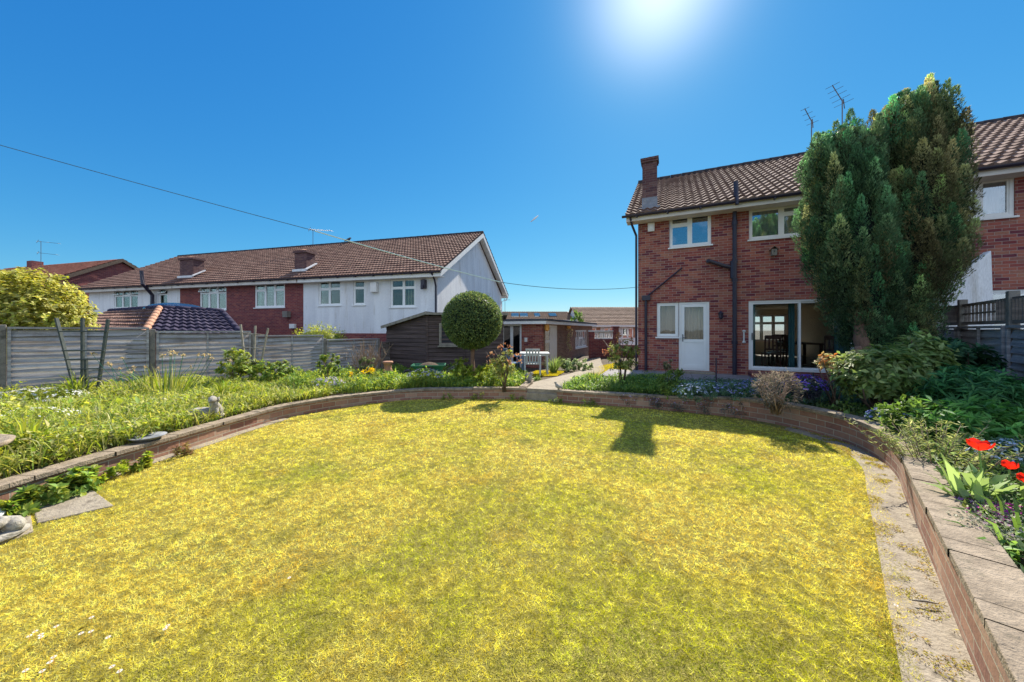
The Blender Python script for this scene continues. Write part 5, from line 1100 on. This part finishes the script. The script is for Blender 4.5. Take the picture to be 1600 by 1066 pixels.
shrub('white_flower_clump', 'white flowered mat at the left edge of the photo nearer the wall', 'flowers', at_y(25,4.6), (.7,.45,.14), .08, 1600, .04, YG, 'scatter', .4, 0, (120,.022,[(.8,.8,.78)],6))
shrub('leafy_shrub', 'arching yellow green leafy shrub below the small stick trellis', 'bush', at_y(368,7.6), (.42,.4,.38), .55, 1400, .085, YG+[(.3,.38,.12)], 'rosette', .45, 8)
shrub('leafy_shrub', 'low spreading green shrub just right of the small stick trellis', 'bush', at_y(420,7.9), (.65,.45,.3), .36, 2600, .075, YG+MG, 'rosette', .45, 8)
shrub('rose_bush', 'small green rose bush left of the bare twiggy shrub', 'bush', at_y(512,8.6), (.36,.3,.34), .5, 900, .06, MG+YG, 'rosette', .55, 8)
shrub('rose_bush', 'pale leaved rose bush among the bare twigs by the shed', 'bush', at_y(572,9.0), (.3,.3,.22), .5, 500, .06, [(.3,.34,.18),(.22,.3,.12)], 'rosette', .55, 6)
shrub('lilac_flower_clump', 'pale lilac flowering clump in front of the bare twiggy shrub', 'flowers', gp(512,612), (.32,.25,.14), .16, 700, .035, MG, 'scatter', .4, 0, (110,.022,[(.5,.42,.62),(.62,.56,.7)],5))
shrub('bluebell_clump', 'bluish flowering clump in the far bed left of the topiary stem', 'flowers', gp(665,604), (.42,.25,.2), .22, 1300, .04, YG, 'scatter', .35, 0, (120,.024,[(.38,.36,.6),(.55,.52,.7)],5))
shrub('leafy_clump', 'bright green leafy mound at the foot of the topiary stem', 'plant', gp(722,600), (.38,.3,.32), .36, 1800, .06, YG, 'rosette', .4, 0)
shrub('leafy_clump', 'bright green leafy mound between topiary stem and bronze rose', 'plant', gp(762,604), (.42,.3,.28), .3, 1800, .06, YG, 'rosette', .4, 0)
strap('daffodil_clump', 'yellow daffodils in front of the bare twiggy shrub', gp(570,604), 26, .28, .012, MG, .35, None, 'flowers', (6,.36,.07,[(.85,.7,.04),(.8,.55,.03)]), .6, .14)
# bare twiggy shrub
bp_ = at_y(572, 9.3); t = thing('bare_shrub', 'leafless brown twiggy shrub standing left of the shed', 'bush', bp_); b = MB()
for k in range(75):
    a = rng.uniform(0, 6.28); s = abs(rng.normal(0, .42)); h = rng.uniform(.6, 1.22); p = np.array([rng.normal(0,.12), rng.normal(0,.1), 0]); pts = [p]
    for q in range(4): p = p+np.array([math.cos(a)*s*h/4+rng.normal(0,.02), math.sin(a)*s*h/4*.7+rng.normal(0,.02), h/4]); pts.append(p)
    b.tube([tuple(q) for q in pts], [.009,.0075,.006,.0045,.003], 4)
    for q in (2, 3):
        for _ in range(2): e = pts[q]+np.array([rng.normal(0,.1), rng.normal(0,.08), rng.uniform(.08,.22)]); b.tube([tuple(pts[q]), tuple(e)], [.005,.0025], 4)
b.build('twigs', M['twig'], t)
# bronze roses
def rose(label, pos, rx, h, n, size=.07):
    t = shrub('rose_bush', label, 'bush', pos, (rx,rx*.8,h*.36), h*.62, n, size, [(.28,.33,.08),(.35,.33,.1),(.2,.26,.07)], 'rosette', .6, 0, None, 'rose bushes with bronze young leaves', nclump=int(n/14)); f = Fol(); m = int(n*.16); nc = 9; cc = rdir(nc); cc[:,2] = np.abs(cc[:,2]); cc = np.array([0,0,h*.66])+cc*np.array([rx,rx*.8,h*.38]); i = rng.integers(0, nc, m)
    f.leaves(cc[i]+rng.normal(0,.03,(m,3)), rdir(m)+np.array([0,0,.4]), size*rng.uniform(.6,1.1,m), .55, tint(m, [(.42,.2,.1),(.36,.16,.09),(.5,.33,.16)], .2)); f.build('young_leaves', 'leaf', t)
    stems(t, [[(rng.normal(0,.03), rng.normal(0,.03), -.03), (rng.normal(0,.07), rng.normal(0,.07), h*.4), (rng.normal(0,rx*.55), rng.normal(0,rx*.5), h*.92)] for _ in range(9)], .014, 'bark'); return t
rose('rose bush with bronze shoot tips between the topiary ball and the white table', gp(787,610), .34, .92, 620)
rose('tall rose bush with bronze leaves at the left corner of the brick house', at_y(972,7.75), .42, 1.16, 1500, .06)
# far bed beside outbuilding
shrub('leafy_clump', 'broad leaved green plants along the foot of the outbuilding wall', 'plant', at_y(897,12.6), (.75,.4,.3), .25, 2200, .08, [(.25,.34,.14),(.18,.27,.1),(.4,.46,.25)], 'rosette', .5, 0)
p = (*G.w(.12, gs(885,520)[0]), 0); t = thing('hanging_basket', 'trailing plant in a basket on the outbuilding wall between door and window', 'plant', (p[0], p[1], .35)); f = Fol(); n = 260; s = rng.random(n); P = np.stack([rng.normal(0,.07,n)+.05*np.sin(s*9), rng.normal(-.05,.05,n), 1.25-s*1.2], 1); f.leaves(P, rdir(n), .07, .5, tint(n, [(.35,.4,.15),(.5,.4,.2),(.6,.5,.3)])); f.build('foliage', 'leaf', t)
b = MB(); b.lathe([(.03,1.2),(.1,1.28),(.12,1.36)], (0,-.05,0), 10); b.build('basket', M['orange'], t)
# right of path
shrub('green_mound', 'dense round green mound in the bed left of the back door', 'plant', gp(1050,618), (.32,.28,.24), .24, 1700, .05, [(.16,.24,.05),(.22,.3,.06),(.12,.19,.05)], 'scatter', .5, 0)
shrub('rose_bush', 'thin rose in shade at the left of the green mound by the door', 'bush', at_y(1040,7.7), (.18,.16,.22), .55, 160, .055, [(.25,.2,.12),(.2,.22,.1)], 'rosette', .6, 6)
for i, (px_, py_, rx, lab, fc) in enumerate(((1105,622,.36,'pale blue forget-me-not mound below the back door',[(.42,.5,.72),(.6,.66,.8)]), (1150,626,.34,'lavender blue flower mound left of the grey lavender bush',[(.36,.34,.72),(.5,.5,.8)]), (1078,628,.26,'small whitish blue flower mound right of the green mound',[(.55,.62,.78)]), (1180,618,.25,'bluish flower mound just behind the grey lavender bush',[(.4,.4,.75)]))):
    shrub('flower_mound', lab, 'flowers', gp(px_, py_), (rx,rx*.8,.16), .15, 900, .035, [(.12,.22,.12),(.16,.25,.14)], 'scatter', .45, 0, (120,.02,[tuple(v*.8 for v in q_) for q_ in fc],5), 'blue flower mounds below the patio')
shrub('lavender_bush', 'twiggy grey brown lavender bush on the wall corner below the patio doors', 'bush', gp(1213,642), (.3,.28,.28), .3, 2600, .06, [(.2,.17,.13),(.27,.22,.17),(.14,.14,.1)], 'scatter', .14, 40, None, stem='twig')
shrub('purple_flower_bush', 'deep violet flowering bush in shade right of the lavender', 'flowers', gp(1258,636), (.3,.24,.2), .3, 1100, .045, [(.05,.06,.06),(.08,.07,.1)], 'scatter', .4, 8, (150,.025,[(.2,.12,.6),(.3,.2,.7)],5))
t = thing('dried_fern', 'brown dried fern fronds behind the right wall bend', 'plant', at_y(1300,4.95)); f = Fol(); n = 120; a = rng.uniform(0,6.28,n); f.blades(np.zeros((n,3)), np.stack([np.cos(a),np.sin(a),rng.uniform(.1,.5,n)],1), .24*rng.uniform(.5,1.2,n), .03, tint(n, [(.22,.1,.05),(.32,.18,.08),(.16,.09,.06)]), .8); f.build('fronds', 'leaf', t)
# garden stake
p = gp(1119,620); b = MB(); b.tube([(p[0],p[1],p[2]-.1),(p[0],p[1],p[2]+.72)], .013, 6); tag(b.build('plant_stake', M['black']), 'thin dark stake upright among the blue flowers', 'stake')
# big shrubs on the right
shrub('viburnum_shrub', 'large drooping leafy shrub under the left side of the yew', 'bush', at_y(1375,4.85), (.62,.5,.42), .6, 4200, .105, [(.18,.27,.07),(.25,.34,.1),(.32,.38,.15),(.12,.2,.06)], 'rosette', .42, 14, None, 'broad leaved shrubs under the yew', .55, nclump=420)
shrub('viburnum_shrub', 'taller leafy shrub under the yew trunk nearer the trellis fence', 'bush', at_y(1432,5.1), (.38,.38,.42), .78, 2100, .11, [(.18,.27,.07),(.25,.34,.1),(.3,.36,.14)], 'rosette', .42, 10, None, 'broad leaved shrubs under the yew', .5, nclump=200)
shrub('bronze_shrub', 'small shrub with orange and pale tips by the patio door frame', 'bush', at_y(1303,5.15), (.22,.2,.22), .72, 500, .08, [(.45,.5,.2),(.6,.3,.1),(.55,.5,.3)], 'rosette', .45, 8)
shrub('bay_shrub', 'dark glossy leaved shrub against the right lap fence', 'bush', at_y(1495,5.2), (.5,.4,.35), .75, 1900, .12, [(.05,.13,.06),(.08,.18,.08)], 'rosette', .38, 10)
shrub('peony_plant', 'feathery dark green peony foliage in front of the right fence', 'plant', at_y(1520,4.3), (.75,.5,.3), .48, 4200, .12, [(.07,.22,.07),(.11,.28,.09),(.05,.15,.06)], 'rosette', .2, 10, None, None, .4, nclump=260)
shrub('peony_plant', 'bright green lobed leaves behind the red tulips', 'plant', at_y(1535,3.45), (.62,.36,.22), .3, 3000, .12, [(.11,.3,.06),(.17,.38,.08),(.08,.2,.05)], 'rosette', .26, 6, None, None, .4, nclump=200)
shrub('geranium_plant', 'mid green plant between the big shrub and the right wall bend', 'plant', gp(1440,690), (.42,.3,.22), .22, 1700, .06, MG, 'scatter', .5, 0)
t = thing('euphorbia_plant', 'narrow leaved bushy plant with yellowish stems beside the coping', 'plant', at_y(1462,3.05)); f = Fol(); S_ = []
for k in range(46):
    x, y = rng.normal(0,.12,2); h = rng.uniform(.2,.36); m = 36; s = rng.random(m); f.leaves(np.stack([x*(1+s),y*(1+s),.03+s*h],1), np.concatenate([rng.normal(0,1,(m,2)), np.full((m,1),.5)],1), .05*rng.uniform(.7,1.2,m), .18, tint(m, [(.3,.34,.1),(.22,.3,.1),(.4,.42,.18)])); S_.append([(x,y,0),(x*1.5,y*1.5,.02+h*.6),(x*2,y*2,h)])
f.build('foliage', 'leaf', t); stems(t, S_, .004, 'twig')
# tulips
def tulip(label, pos, h, kind, lean=(0,0), nl=6, fs=.05, cols=[(.75,.02,.015),(.85,.05,.02)]):
    t = thing('tulip', label, 'flower', pos, 0, 'red tulips in the right bed'); b = MB(); top = (lean[0], lean[1], h); b.tube([(0,0,-.02),(lean[0]*.3,lean[1]*.3,h*.5),top], .005, 6); b.build('stem', M['tulip_stem'], t)
    b = MB(); n = 6
    for k in range(n):
        a = 2*math.pi*k/n; rr = 1.0 if k % 2 else .85; ring = []
        op = kind
        for s, (rad, z) in enumerate(((.15,0),(.75,.35),(1.0+.3*op,.8),(.95+.7*op,1.35),(.8+.9*op,1.65))):
            wv = (.3,.62,.62,.5,.06)[s]
            for e in (-1,0,1):
                aa = a+e*wv; r_ = rad*rr*(1 if e else 1.06); ring.append((top[0]+fs*r_*math.cos(aa), top[1]+fs*r_*math.sin(aa), top[2]+fs*z*(1 if k%2 else .95)))
        base = len(b.v); b.v += ring
        for s in range(4):
            for e in range(2): b.face((base+s*3+e, base+s*3+e+1, base+(s+1)*3+e+1, base+(s+1)*3+e))
    b.build('petals', M['tulip_red'], t, True)
    f = Fol(); a = rng.uniform(0,6.28,nl); f.blades(np.stack([np.cos(a)*.01,np.sin(a)*.01,np.zeros(nl)],1), np.stack([np.cos(a)*.45,np.sin(a)*.45,np.ones(nl)],1), h*.95*rng.uniform(.7,1.1,nl), .05, tint(nl, [(.24,.36,.12),(.3,.42,.14)], .12), .8); f.build('leaves', 'leaf', t); return t
m, n_, l_, bs_ = nmat('tulip_red'); bs_.inputs['Base Color'].default_value = (.72,.012,.01,1); bs_.inputs['Roughness'].default_value = .4; bs_.inputs['Subsurface Weight'].default_value = .0; M['tulip_red'] = m
t_ = n_.new('ShaderNodeBsdfTranslucent'); t_.inputs[0].default_value = (.95,.03,.01,1); x_ = n_.new('ShaderNodeMixShader'); x_.inputs[0].default_value = .5; l_.new(bs_.outputs[0], x_.inputs[1]); l_.new(t_.outputs[0], x_.inputs[2]); l_.new(x_.outputs[0], n_['Material Output'].inputs[0])
M['tulip_stem'] = surf('tulip_stem', (.16,.28,.06), (.22,.36,.09), 6, .5, 0)
def tul(px_, pyt, Y, *a, **k):
    x = (px_-800)*Y/FX; z0 = float(gz(x, Y)); zt = EYE-(pyt-HZ)*Y/FX; return tulip(a[0], (x-k.get('lean',(0,0))[0], Y, z0), zt-z0-.03, *a[1:], **k)
tul(1530, 697, 2.35, 'large open scarlet tulip standing tallest beside the coping', .75, lean=(-.03,0), fs=.042, nl=7)
tul(1577, 727, 2.5, 'smaller dark red ragged tulip right of the tall scarlet one', .2, fs=.036)
tul(1602, 748, 2.45, 'crimson tulip cut by the right edge of the photo', .3, fs=.036)
strap('tulip_leaves', 'broad pale green tulip leaves without flower left of the tall tulip', at_y(1513,2.33), 14, .34, .055, [(.28,.4,.14),(.34,.46,.16)], .35, None, 'plant', None, .4, .04)
strap('tulip_leaves', 'broad flopped pale leaves at the foot of the red tulips', at_y(1560,2.2), 14, .26, .05, [(.28,.4,.14),(.34,.46,.16)], .9, None, 'plant', None, .8, .08)
strap('strappy_plant', 'glossy strappy green leaves at the right edge above the coping', at_y(1592,1.88), 22, .22, .026, [(.16,.3,.06),(.24,.38,.09)], .8, BR)
strap('strappy_plant', 'short green blades behind the pink flowers at the right edge', at_y(1600,2.0), 40, .25, .02, MG, .7, BR)
for px_, Y, rx, lab, fc in ((1545,2.12,.11,'nearest magenta aubrieta patch beside the coping',[(.55,.05,.36),(.65,.12,.45)]), (1583,2.16,.11,'bright pink aubrieta patch near the right edge',[(.65,.05,.4),(.7,.1,.5)]), (1522,2.3,.09,'pale mauve aubrieta tuft below the tulip leaves',[(.5,.2,.45),(.55,.3,.5)])):
    shrub('aubrieta', lab, 'flowers', at_y(px_, Y), (rx,rx*.8,.05), .05, 700, .018, [(.25,.28,.18),(.3,.33,.2)], 'scatter', .5, 0, (80,.014,fc,5), 'pink aubrieta patches on the right bed', clump=.4)
shrub('silver_plant', 'grey leaved mat of tiny foliage along the inner edge of the coping', 'plant', at_y(1572,1.98), (.22,.12,.06), .05, 1800, .02, [(.3,.32,.22),(.38,.38,.28)], 'scatter', .45, 0, (40,.012,[(.6,.4,.5)],4), clump=.5)
shrub('forget_me_not', 'pale blue grey flower haze behind the red tulips', 'flowers', at_y(1590,2.9), (.35,.2,.12), .14, 800, .03, [(.12,.2,.12)], 'scatter', .4, 0, (160,.018,[(.55,.62,.75),(.7,.74,.8)],5))
shrub('bluebell_clump', 'small bluish flower tuft at the foot of the big leafy shrub', 'flowers', gp(1385,668), (.2,.15,.12), .12, 500, .03, [(.1,.2,.12)], 'scatter', .4, 0, (70,.02,[(.35,.38,.7)],5))
# plants over and under the walls
shrub('wall_plant', 'green leafy plants growing at the wall foot by the left slabs', 'plant', (-4.02,3.05,0), (.2,.5,.12), .1, 1500, .065, YG+MG, 'rosette', .55, 0)
shrub('wall_plant', 'leafy clump at the wall foot at the far left edge', 'plant', (-4.0,2.45,0), (.22,.4,.1), .08, 1000, .065, YG+MG, 'rosette', .55, 0)
shrub('wall_plant', 'small yellow green tuft at the left wall foot below the coping', 'plant', (-3.98,3.62,0), (.1,.22,.13), .1, 350, .055, YG, 'rosette', .55, 0)
shrub('wall_plant', 'reddish weed tuft against the left wall below the dish', 'plant', (-3.9,4.1,0), (.08,.16,.1), .08, 260, .05, [(.35,.2,.1),(.3,.3,.08)], 'rosette', .3, 0)
for i, (x, y) in enumerate(((2.3,6.66), (2.75,6.45), (3.1,6.28), (3.5,6.05), (3.8,5.82))):
    shrub('trailing_plant', ('first','second','third','fourth','fifth')[i]+' tuft of small plants spilling over the shaded far wall, counted from the path gap', 'plant', (x-.02, y-.02, .02), (.2,.09,.12), .13, 320, .028, [(.1,.13,.09),(.16,.14,.14)], 'scatter', .5, 0, (22,.016,[(.5,.4,.6)],4), 'trailing tufts on the far wall', clump=.5)
for i, (x, y) in enumerate(((-1.4,7.33), (-.7,7.36), (.1,7.3), (.9,7.0), (1.5,6.78))):
    shrub('weed_tuft', ('leftmost','second','middle','fourth','rightmost')[i]+' little weed tuft along the lawn foot of the far wall', 'plant', (x, y, 0), (.16,.06,.06), .05, 160, .035, MG+YG, 'scatter', .5, 0, None, 'weed tufts along the far wall', clump=.5)
# daisies in the lawn
def daisy(p):
    t = thing('daisy', 'small white daisy in the mown grass at the near left of the lawn', 'daisy', p, rng.uniform(0,6), 'white daisies in the near left lawn'); f = Fol(); n = 16; a = np.arange(n)*6.283/n; f.leaves(np.tile([[0,0,.03]],(n,1)), np.stack([np.cos(a),np.sin(a),np.full(n,.25)],1), .011, .45, np.tile([[.8,.8,.78]],(n,1)), .1, np.array([[0,0,1.]])); f.build('petals','petal',t)
    b = MB(); b.tube([(0,0,0),(0,0,.03)], .001, 4); b.lathe([(.001,.029),(.003,.031),(.002,.034)], (0,0,0), 8); b.build('centre', M['orange'], t); return t
d0_ = None
for px_, py_ in ((143,965),(88,979),(55,987),(46,994),(64,992),(64,996),(142,987),(127,990),(169,996),(262,978),(258,983),(84,1027),(175,1042),(40,1048),(66,1049),(187,1049),(78,1035),(1400,946),(452,903)):
    x, y = gnd(px_, py_, .03)
    if d0_ is None: d0_ = daisy((x,y,0)); continue
    c = dup(d0_); c.location = (x,y,0); c.rotation_euler = (0,0,rng.uniform(0,6))
    if px_ == 1400: c['label'] = 'lone white daisy at the right lawn edge near the slab strip'
    if px_ == 452: c['label'] = 'lone white daisy in the middle of the near lawn'
# ================================================================ garden things
def fan_trellis(label, Y, uprights, rungs, mat, w=.03, lean=.12):
    t = thing('fan_trellis', label, 'trellis', (0,0,0), 0, 'fan trellises against the left fence')
    P = lambda px, py, dy=0: at(px, py, Y+dy)
    for (a, b_) in uprights: b = MB(); b.beam(P(*a), P(*b_), w, w*.7); b.build('upright', M[mat], t)
    for (a, b_) in rungs: b = MB(); b.beam(P(*a, -.03), P(*b_, -.03), w*.75, w*.5); b.build('rung', M[mat], t)
fan_trellis('large dark green fan trellis leaning on the left fence', 6.35, (((88,497),(118,612)), ((129,497),(129,612)), ((169,499),(152,615)), ((134,560),(136,612))), (((92,518),(169,518)), ((98,548),(164,548)), ((102,562),(162,561)), ((106,577),(160,576)), ((114,592),(156,590)), ((118,607),(156,602))), 'trellis', .045)
fan_trellis('smaller grey stick fan trellis standing by a fence post', 8.6, (((376,507),(384,577)), ((399,509),(396,577)), ((419,513),(406,577))), (((378,520),(417,524)), ((381,543),(414,545)), ((383,566),(409,567))), 'stick', .042)
# stone dog statue on the left wall
def tubes(parent, name, mat, chains):
    b = MB()
    for pts, r in chains: b.tube(pts, r, 10)
    return b.build(name, mat, parent, True)
Y = 4.95; x = (338-800)*Y/FX; t = thing('dog_statue', 'small weathered stone dog statue sitting on the left bed edge behind the coping', 'statue', (x-.02, Y, .2), -1.2)
tubes(t, 'body', M['stone'], [([(-.1,0,.02), (-.08,0,.09), (-.02,0,.17), (.03,0,.24), (.05,0,.28)], [.05,.075,.07,.05,.045]), ([(.02,0,.29), (.07,0,.31), (.12,0,.295), (.15,0,.285)], [.04,.052,.035,.02]), ([(.04,-.035,.18), (.05,-.035,.0)], [.025,.02]), ([(.04,.035,.18), (.05,.035,.0)], [.025,.02]),
    ([(-.06,-.06,.06), (.02,-.07,.02)], [.04,.02]), ([(-.06,.06,.06), (.02,.07,.02)], [.04,.02]), ([(.03,-.045,.33), (.03,-.055,.26)], [.02,.01]), ([(.03,.045,.33), (.03,.055,.26)], [.02,.01]), ([(-.12,0,.03), (-.2,.03,.02)], [.02,.01])])
t = thing('stone_trough', 'weathered rough stone lump left of the stone dog statue', 'ornament', ((322-800)*4.9/FX-.05, 4.85, .18), .5); b = MB()
b.lathe([(.1,0),(.14,.03),(.13,.1),(.15,.15),(.12,.2),(.08,.21),(.03,.19)], (0,0,0), 12); o = b.build('stone', M['stone'], t, True)
# bird bath dish on the left wall (blue rim) and grey slab shaped bird table
x, Y = (213-800)*4.15/FX, 4.15; t = thing('shallow_dish', 'shallow grey blue dish lying on the left coping', 'dish', (-4.25, 3.98, .225)); b = MB(); b.lathe([(.03,.005),(.1,.0),(.16,.04),(.165,.045),(.1,.015),(.03,.012)], (0,0,0), 20); b.build('dish', M['lead'], t, True)
t = thing('bird_bath', 'grey concrete bird bath bowl cut by the left edge of the photo', 'bird bath', (-4.95, 2.9, .02), .3); b = MB(); b.lathe([(.06,.3),(.2,.34),(.4,.43),(.42,.47),(.38,.47),(.2,.41),(.05,.4)], (0,0,0), 24); b.build('bowl', M['coping'], t, True)
b = MB(); b.lathe([(.16,0),(.14,.06),(.07,.12),(.06,.25),(.12,.31)], (0,0,0), 16); b.build('pedestal', M['coping'], t, True)
# stone ornaments at the left edge, on the slabs
t = thing('snail_ornament', 'pale stone shell ornament on the slabs at the lower left edge', 'ornament', (-3.72,2.42,.02), .4); b = MB(); pts = []; rr = []
for k in range(26): a = k*.48; r = .12*(1-k/30); pts.append((r*math.cos(a), r*math.sin(a), .05+.0035*k)); rr.append(.05*(1-k/32))
b.tube(pts, rr, 8); b.lathe([(.17,0),(.18,.015),(.12,.03)], (0,0,0), 16); b.build('shell', M['stone'], t, True)
t = thing('pebble', 'rounded pale pebble at the left edge just behind the shell ornament', 'stone', (-4.02,2.62,.02), .4); b = MB(); b.lathe([(.04,0),(.075,.03),(.08,.06),(.05,.09),(.02,.1)], (0,0,0), 12); b.build('stone', M['curtain'], t, True)
# small statues flanking the gap
t = thing('squirrel_statue', 'small stone squirrel statue on the end of the return wall left of the path', 'statue', (.42,8.1,.27), .3)
tubes(t, 'body', M['stone'], [([(0,0,0),(0,0,.07),(.02,0,.14),(.03,0,.18)], [.045,.055,.045,.03]), ([(.02,0,.19),(.06,0,.2),(.09,0,.195)], [.03,.035,.012]), ([(-.05,0,.02),(-.1,0,.08),(-.1,0,.16),(-.06,0,.2),(-.09,0,.23)], [.02,.035,.04,.03,.012]), ([(.03,.0,.12),(.08,0,.12)], [.016,.01]), ([(.03,.02,.22),(.03,.02,.245)], [.01,.004])])
t = thing('bird_statue', 'small dark stone bird on the wall end right of the path gap', 'statue', (.98,7.22,.25), 2.6)
tubes(t, 'body', M['stone'], [([(-.1,0,.04),(-.03,0,.05),(.03,0,.07),(.05,0,.12)], [.01,.04,.045,.025]), ([(.045,0,.13),(.07,0,.135),(.1,0,.13)], [.022,.024,.004]), ([(0,0,.05),(0,0,0)], [.015,.02])])
# wheelbarrow
p = at_y(672, 9.9); t = thing('wheelbarrow', 'dark green plastic wheelbarrow full of soil in front of the shed', 'wheelbarrow', (p[0], p[1], p[2]-.05), .15)
b = MB(); b.hexa([(-.3,-.18,.22),(.28,-.18,.22),(.28,.18,.22),(-.3,.18,.22),(-.48,-.3,.45),(.42,-.3,.45),(.42,.3,.45),(-.48,.3,.45)], 0, (1,)); b.beam((-.5,-.31,.455),(.44,-.31,.455),.03,.03); b.beam((-.5,.31,.455),(.44,.31,.455),.03,.03); b.beam((-.49,-.31,.455),(-.49,.31,.455),.03,.03); b.beam((.43,-.31,.455),(.43,.31,.455),.03,.03); b.build('tray', M['green_plastic'], t)
b = MB(); b.lathe([(.33,.38),(.28,.44),(.18,.5),(.05,.53)], (-.03,0,0), 14); b.build('soil_heap', M['soil'], t, True)
b = MB(); b.tube([(-.62,.16,.17),(-.2,.2,.2),(.4,.26,.24),(.95,.3,.5)], .016, 6); b.tube([(-.62,-.16,.17),(-.2,-.2,.2),(.4,-.26,.24),(.95,-.3,.5)], .016, 6); b.tube([(.3,.24,.24),(.34,.24,0)], .014, 6); b.tube([(.3,-.24,.24),(.34,-.24,0)], .014, 6); b.build('frame', M['metal'], t)
b = MB()
for k in range(20): a, c = k*math.pi/10, (k+1)*math.pi/10; b.tube([(-.62+.14*math.cos(a),0,.16+.14*math.sin(a)), (-.62+.14*math.cos(c),0,.16+.14*math.sin(c))], .035, 6)
b.tube([(-.62,-.16,.16),(-.62,.16,.16)], .015, 6); b.build('wheel', M['black'], t)
# tarpaulin wrapped post thing beside the bare shrub
p = at_y(606, 10.0); t = thing('clay_ornament', 'pale rust stained chimney pot shaped ornament between bare shrub and shed', 'ornament', (p[0], p[1], p[2]), .3); b = MB(); b.lathe([(.13,0),(.13,.25),(.1,.3),(.11,.42),(.15,.46),(.14,.5),(.09,.5)], (0,0,0), 14); b.build('pot', M['terracotta'], t, True)
# white table and plastic chairs
p = at_y(835, 11.3); t = thing('garden_table', 'weathered white plastic garden table in front of the brick outbuilding', 'table', p, -.05)
b = MB(); b.box(-.48,.48,-.4,.4,.7,.735); b.build('table_top', M['plastic_white'], t, bevel=.012); b = MB(); b.box(-.44,.44,-.36,-.34,.64,.699); b.box(-.44,.44,.34,.36,.64,.699); b.build('apron', M['plastic_white'], t)
for x, y in ((-.4,-.34),(.42,-.34),(-.4,.34),(.42,.34)): b = MB(); b.beam((x,y,0),(x*.97,y*.97,.7), .05,.05); b.build('leg', M['plastic_white'], t)
def patio_chair(label, pos, rz, mat, grp='plastic garden chairs'):
    t = thing('plastic_chair', label, 'chair', pos, rz, grp); m = M[mat]
    b = MB(); b.hexa([(-.22,-.22,.41),(.22,-.22,.41),(.2,.2,.38),(-.2,.2,.38),(-.22,-.22,.435),(.22,-.22,.435),(.2,.2,.405),(-.2,.2,.405)]); b.build('seat', m, t, bevel=.008)
    b = MB()
    for k in range(5): x = -.17+k*.085; b.beam((x,.2,.4),(x*1.1,.29,.84), .05,.014)
    b.beam((-.22,.29,.85),(.22,.29,.85),.03,.05); b.build('backrest', m, t)
    for s in (-1,1):
        b = MB(); b.beam((s*.24,-.22,0),(s*.25,-.2,.62),.045,.05); b.build('leg', m, t); b = MB(); b.beam((s*.23,.28,0),(s*.24,.24,.62),.045,.05); b.build('leg', m, t)
        b = MB(); b.beam((s*.25,-.24,.63),(s*.23,.28,.65),.05,.03); b.build('armrest', m, t)
    return t
pc1 = at_y(803, 11.0); patio_chair('blue plastic chair at the left end of the white table', (pc1[0], pc1[1], pc1[2]), 1.9, 'plastic_blue')
pc2 = at_y(832, 10.75); patio_chair('whitish plastic chair with its back to the camera at the white table', (pc2[0], pc2[1], pc2[2]), 3.1, 'plastic_white')
# hose on the wall
b = MB(); p = A.w(.55,-.1); b.tube([(*A.w(.62,-.05),.75), (*A.w(.6,-.12),.5), (*A.w(.55,-.18),.3), (*A.w(.42,-.3),.22), (*A.w(.2,-.42),.22)], .013, 6); tag(b.build('garden_hose', M['coping']), 'short pale hose hanging from the wall left of the back door', 'hose')
# dead stick on the slab strip
b = MB(); x, y = gnd(1440, 940, .03); b.tube([(x-.04,y+.01,.03),(x+.02,y-.005,.035),(x+.07,y-.015,.03)], [.004,.006,.003], 6); tag(b.build('stick', M['stick']), 'short dry stick lying on the slab strip by the right wall', 'stick')
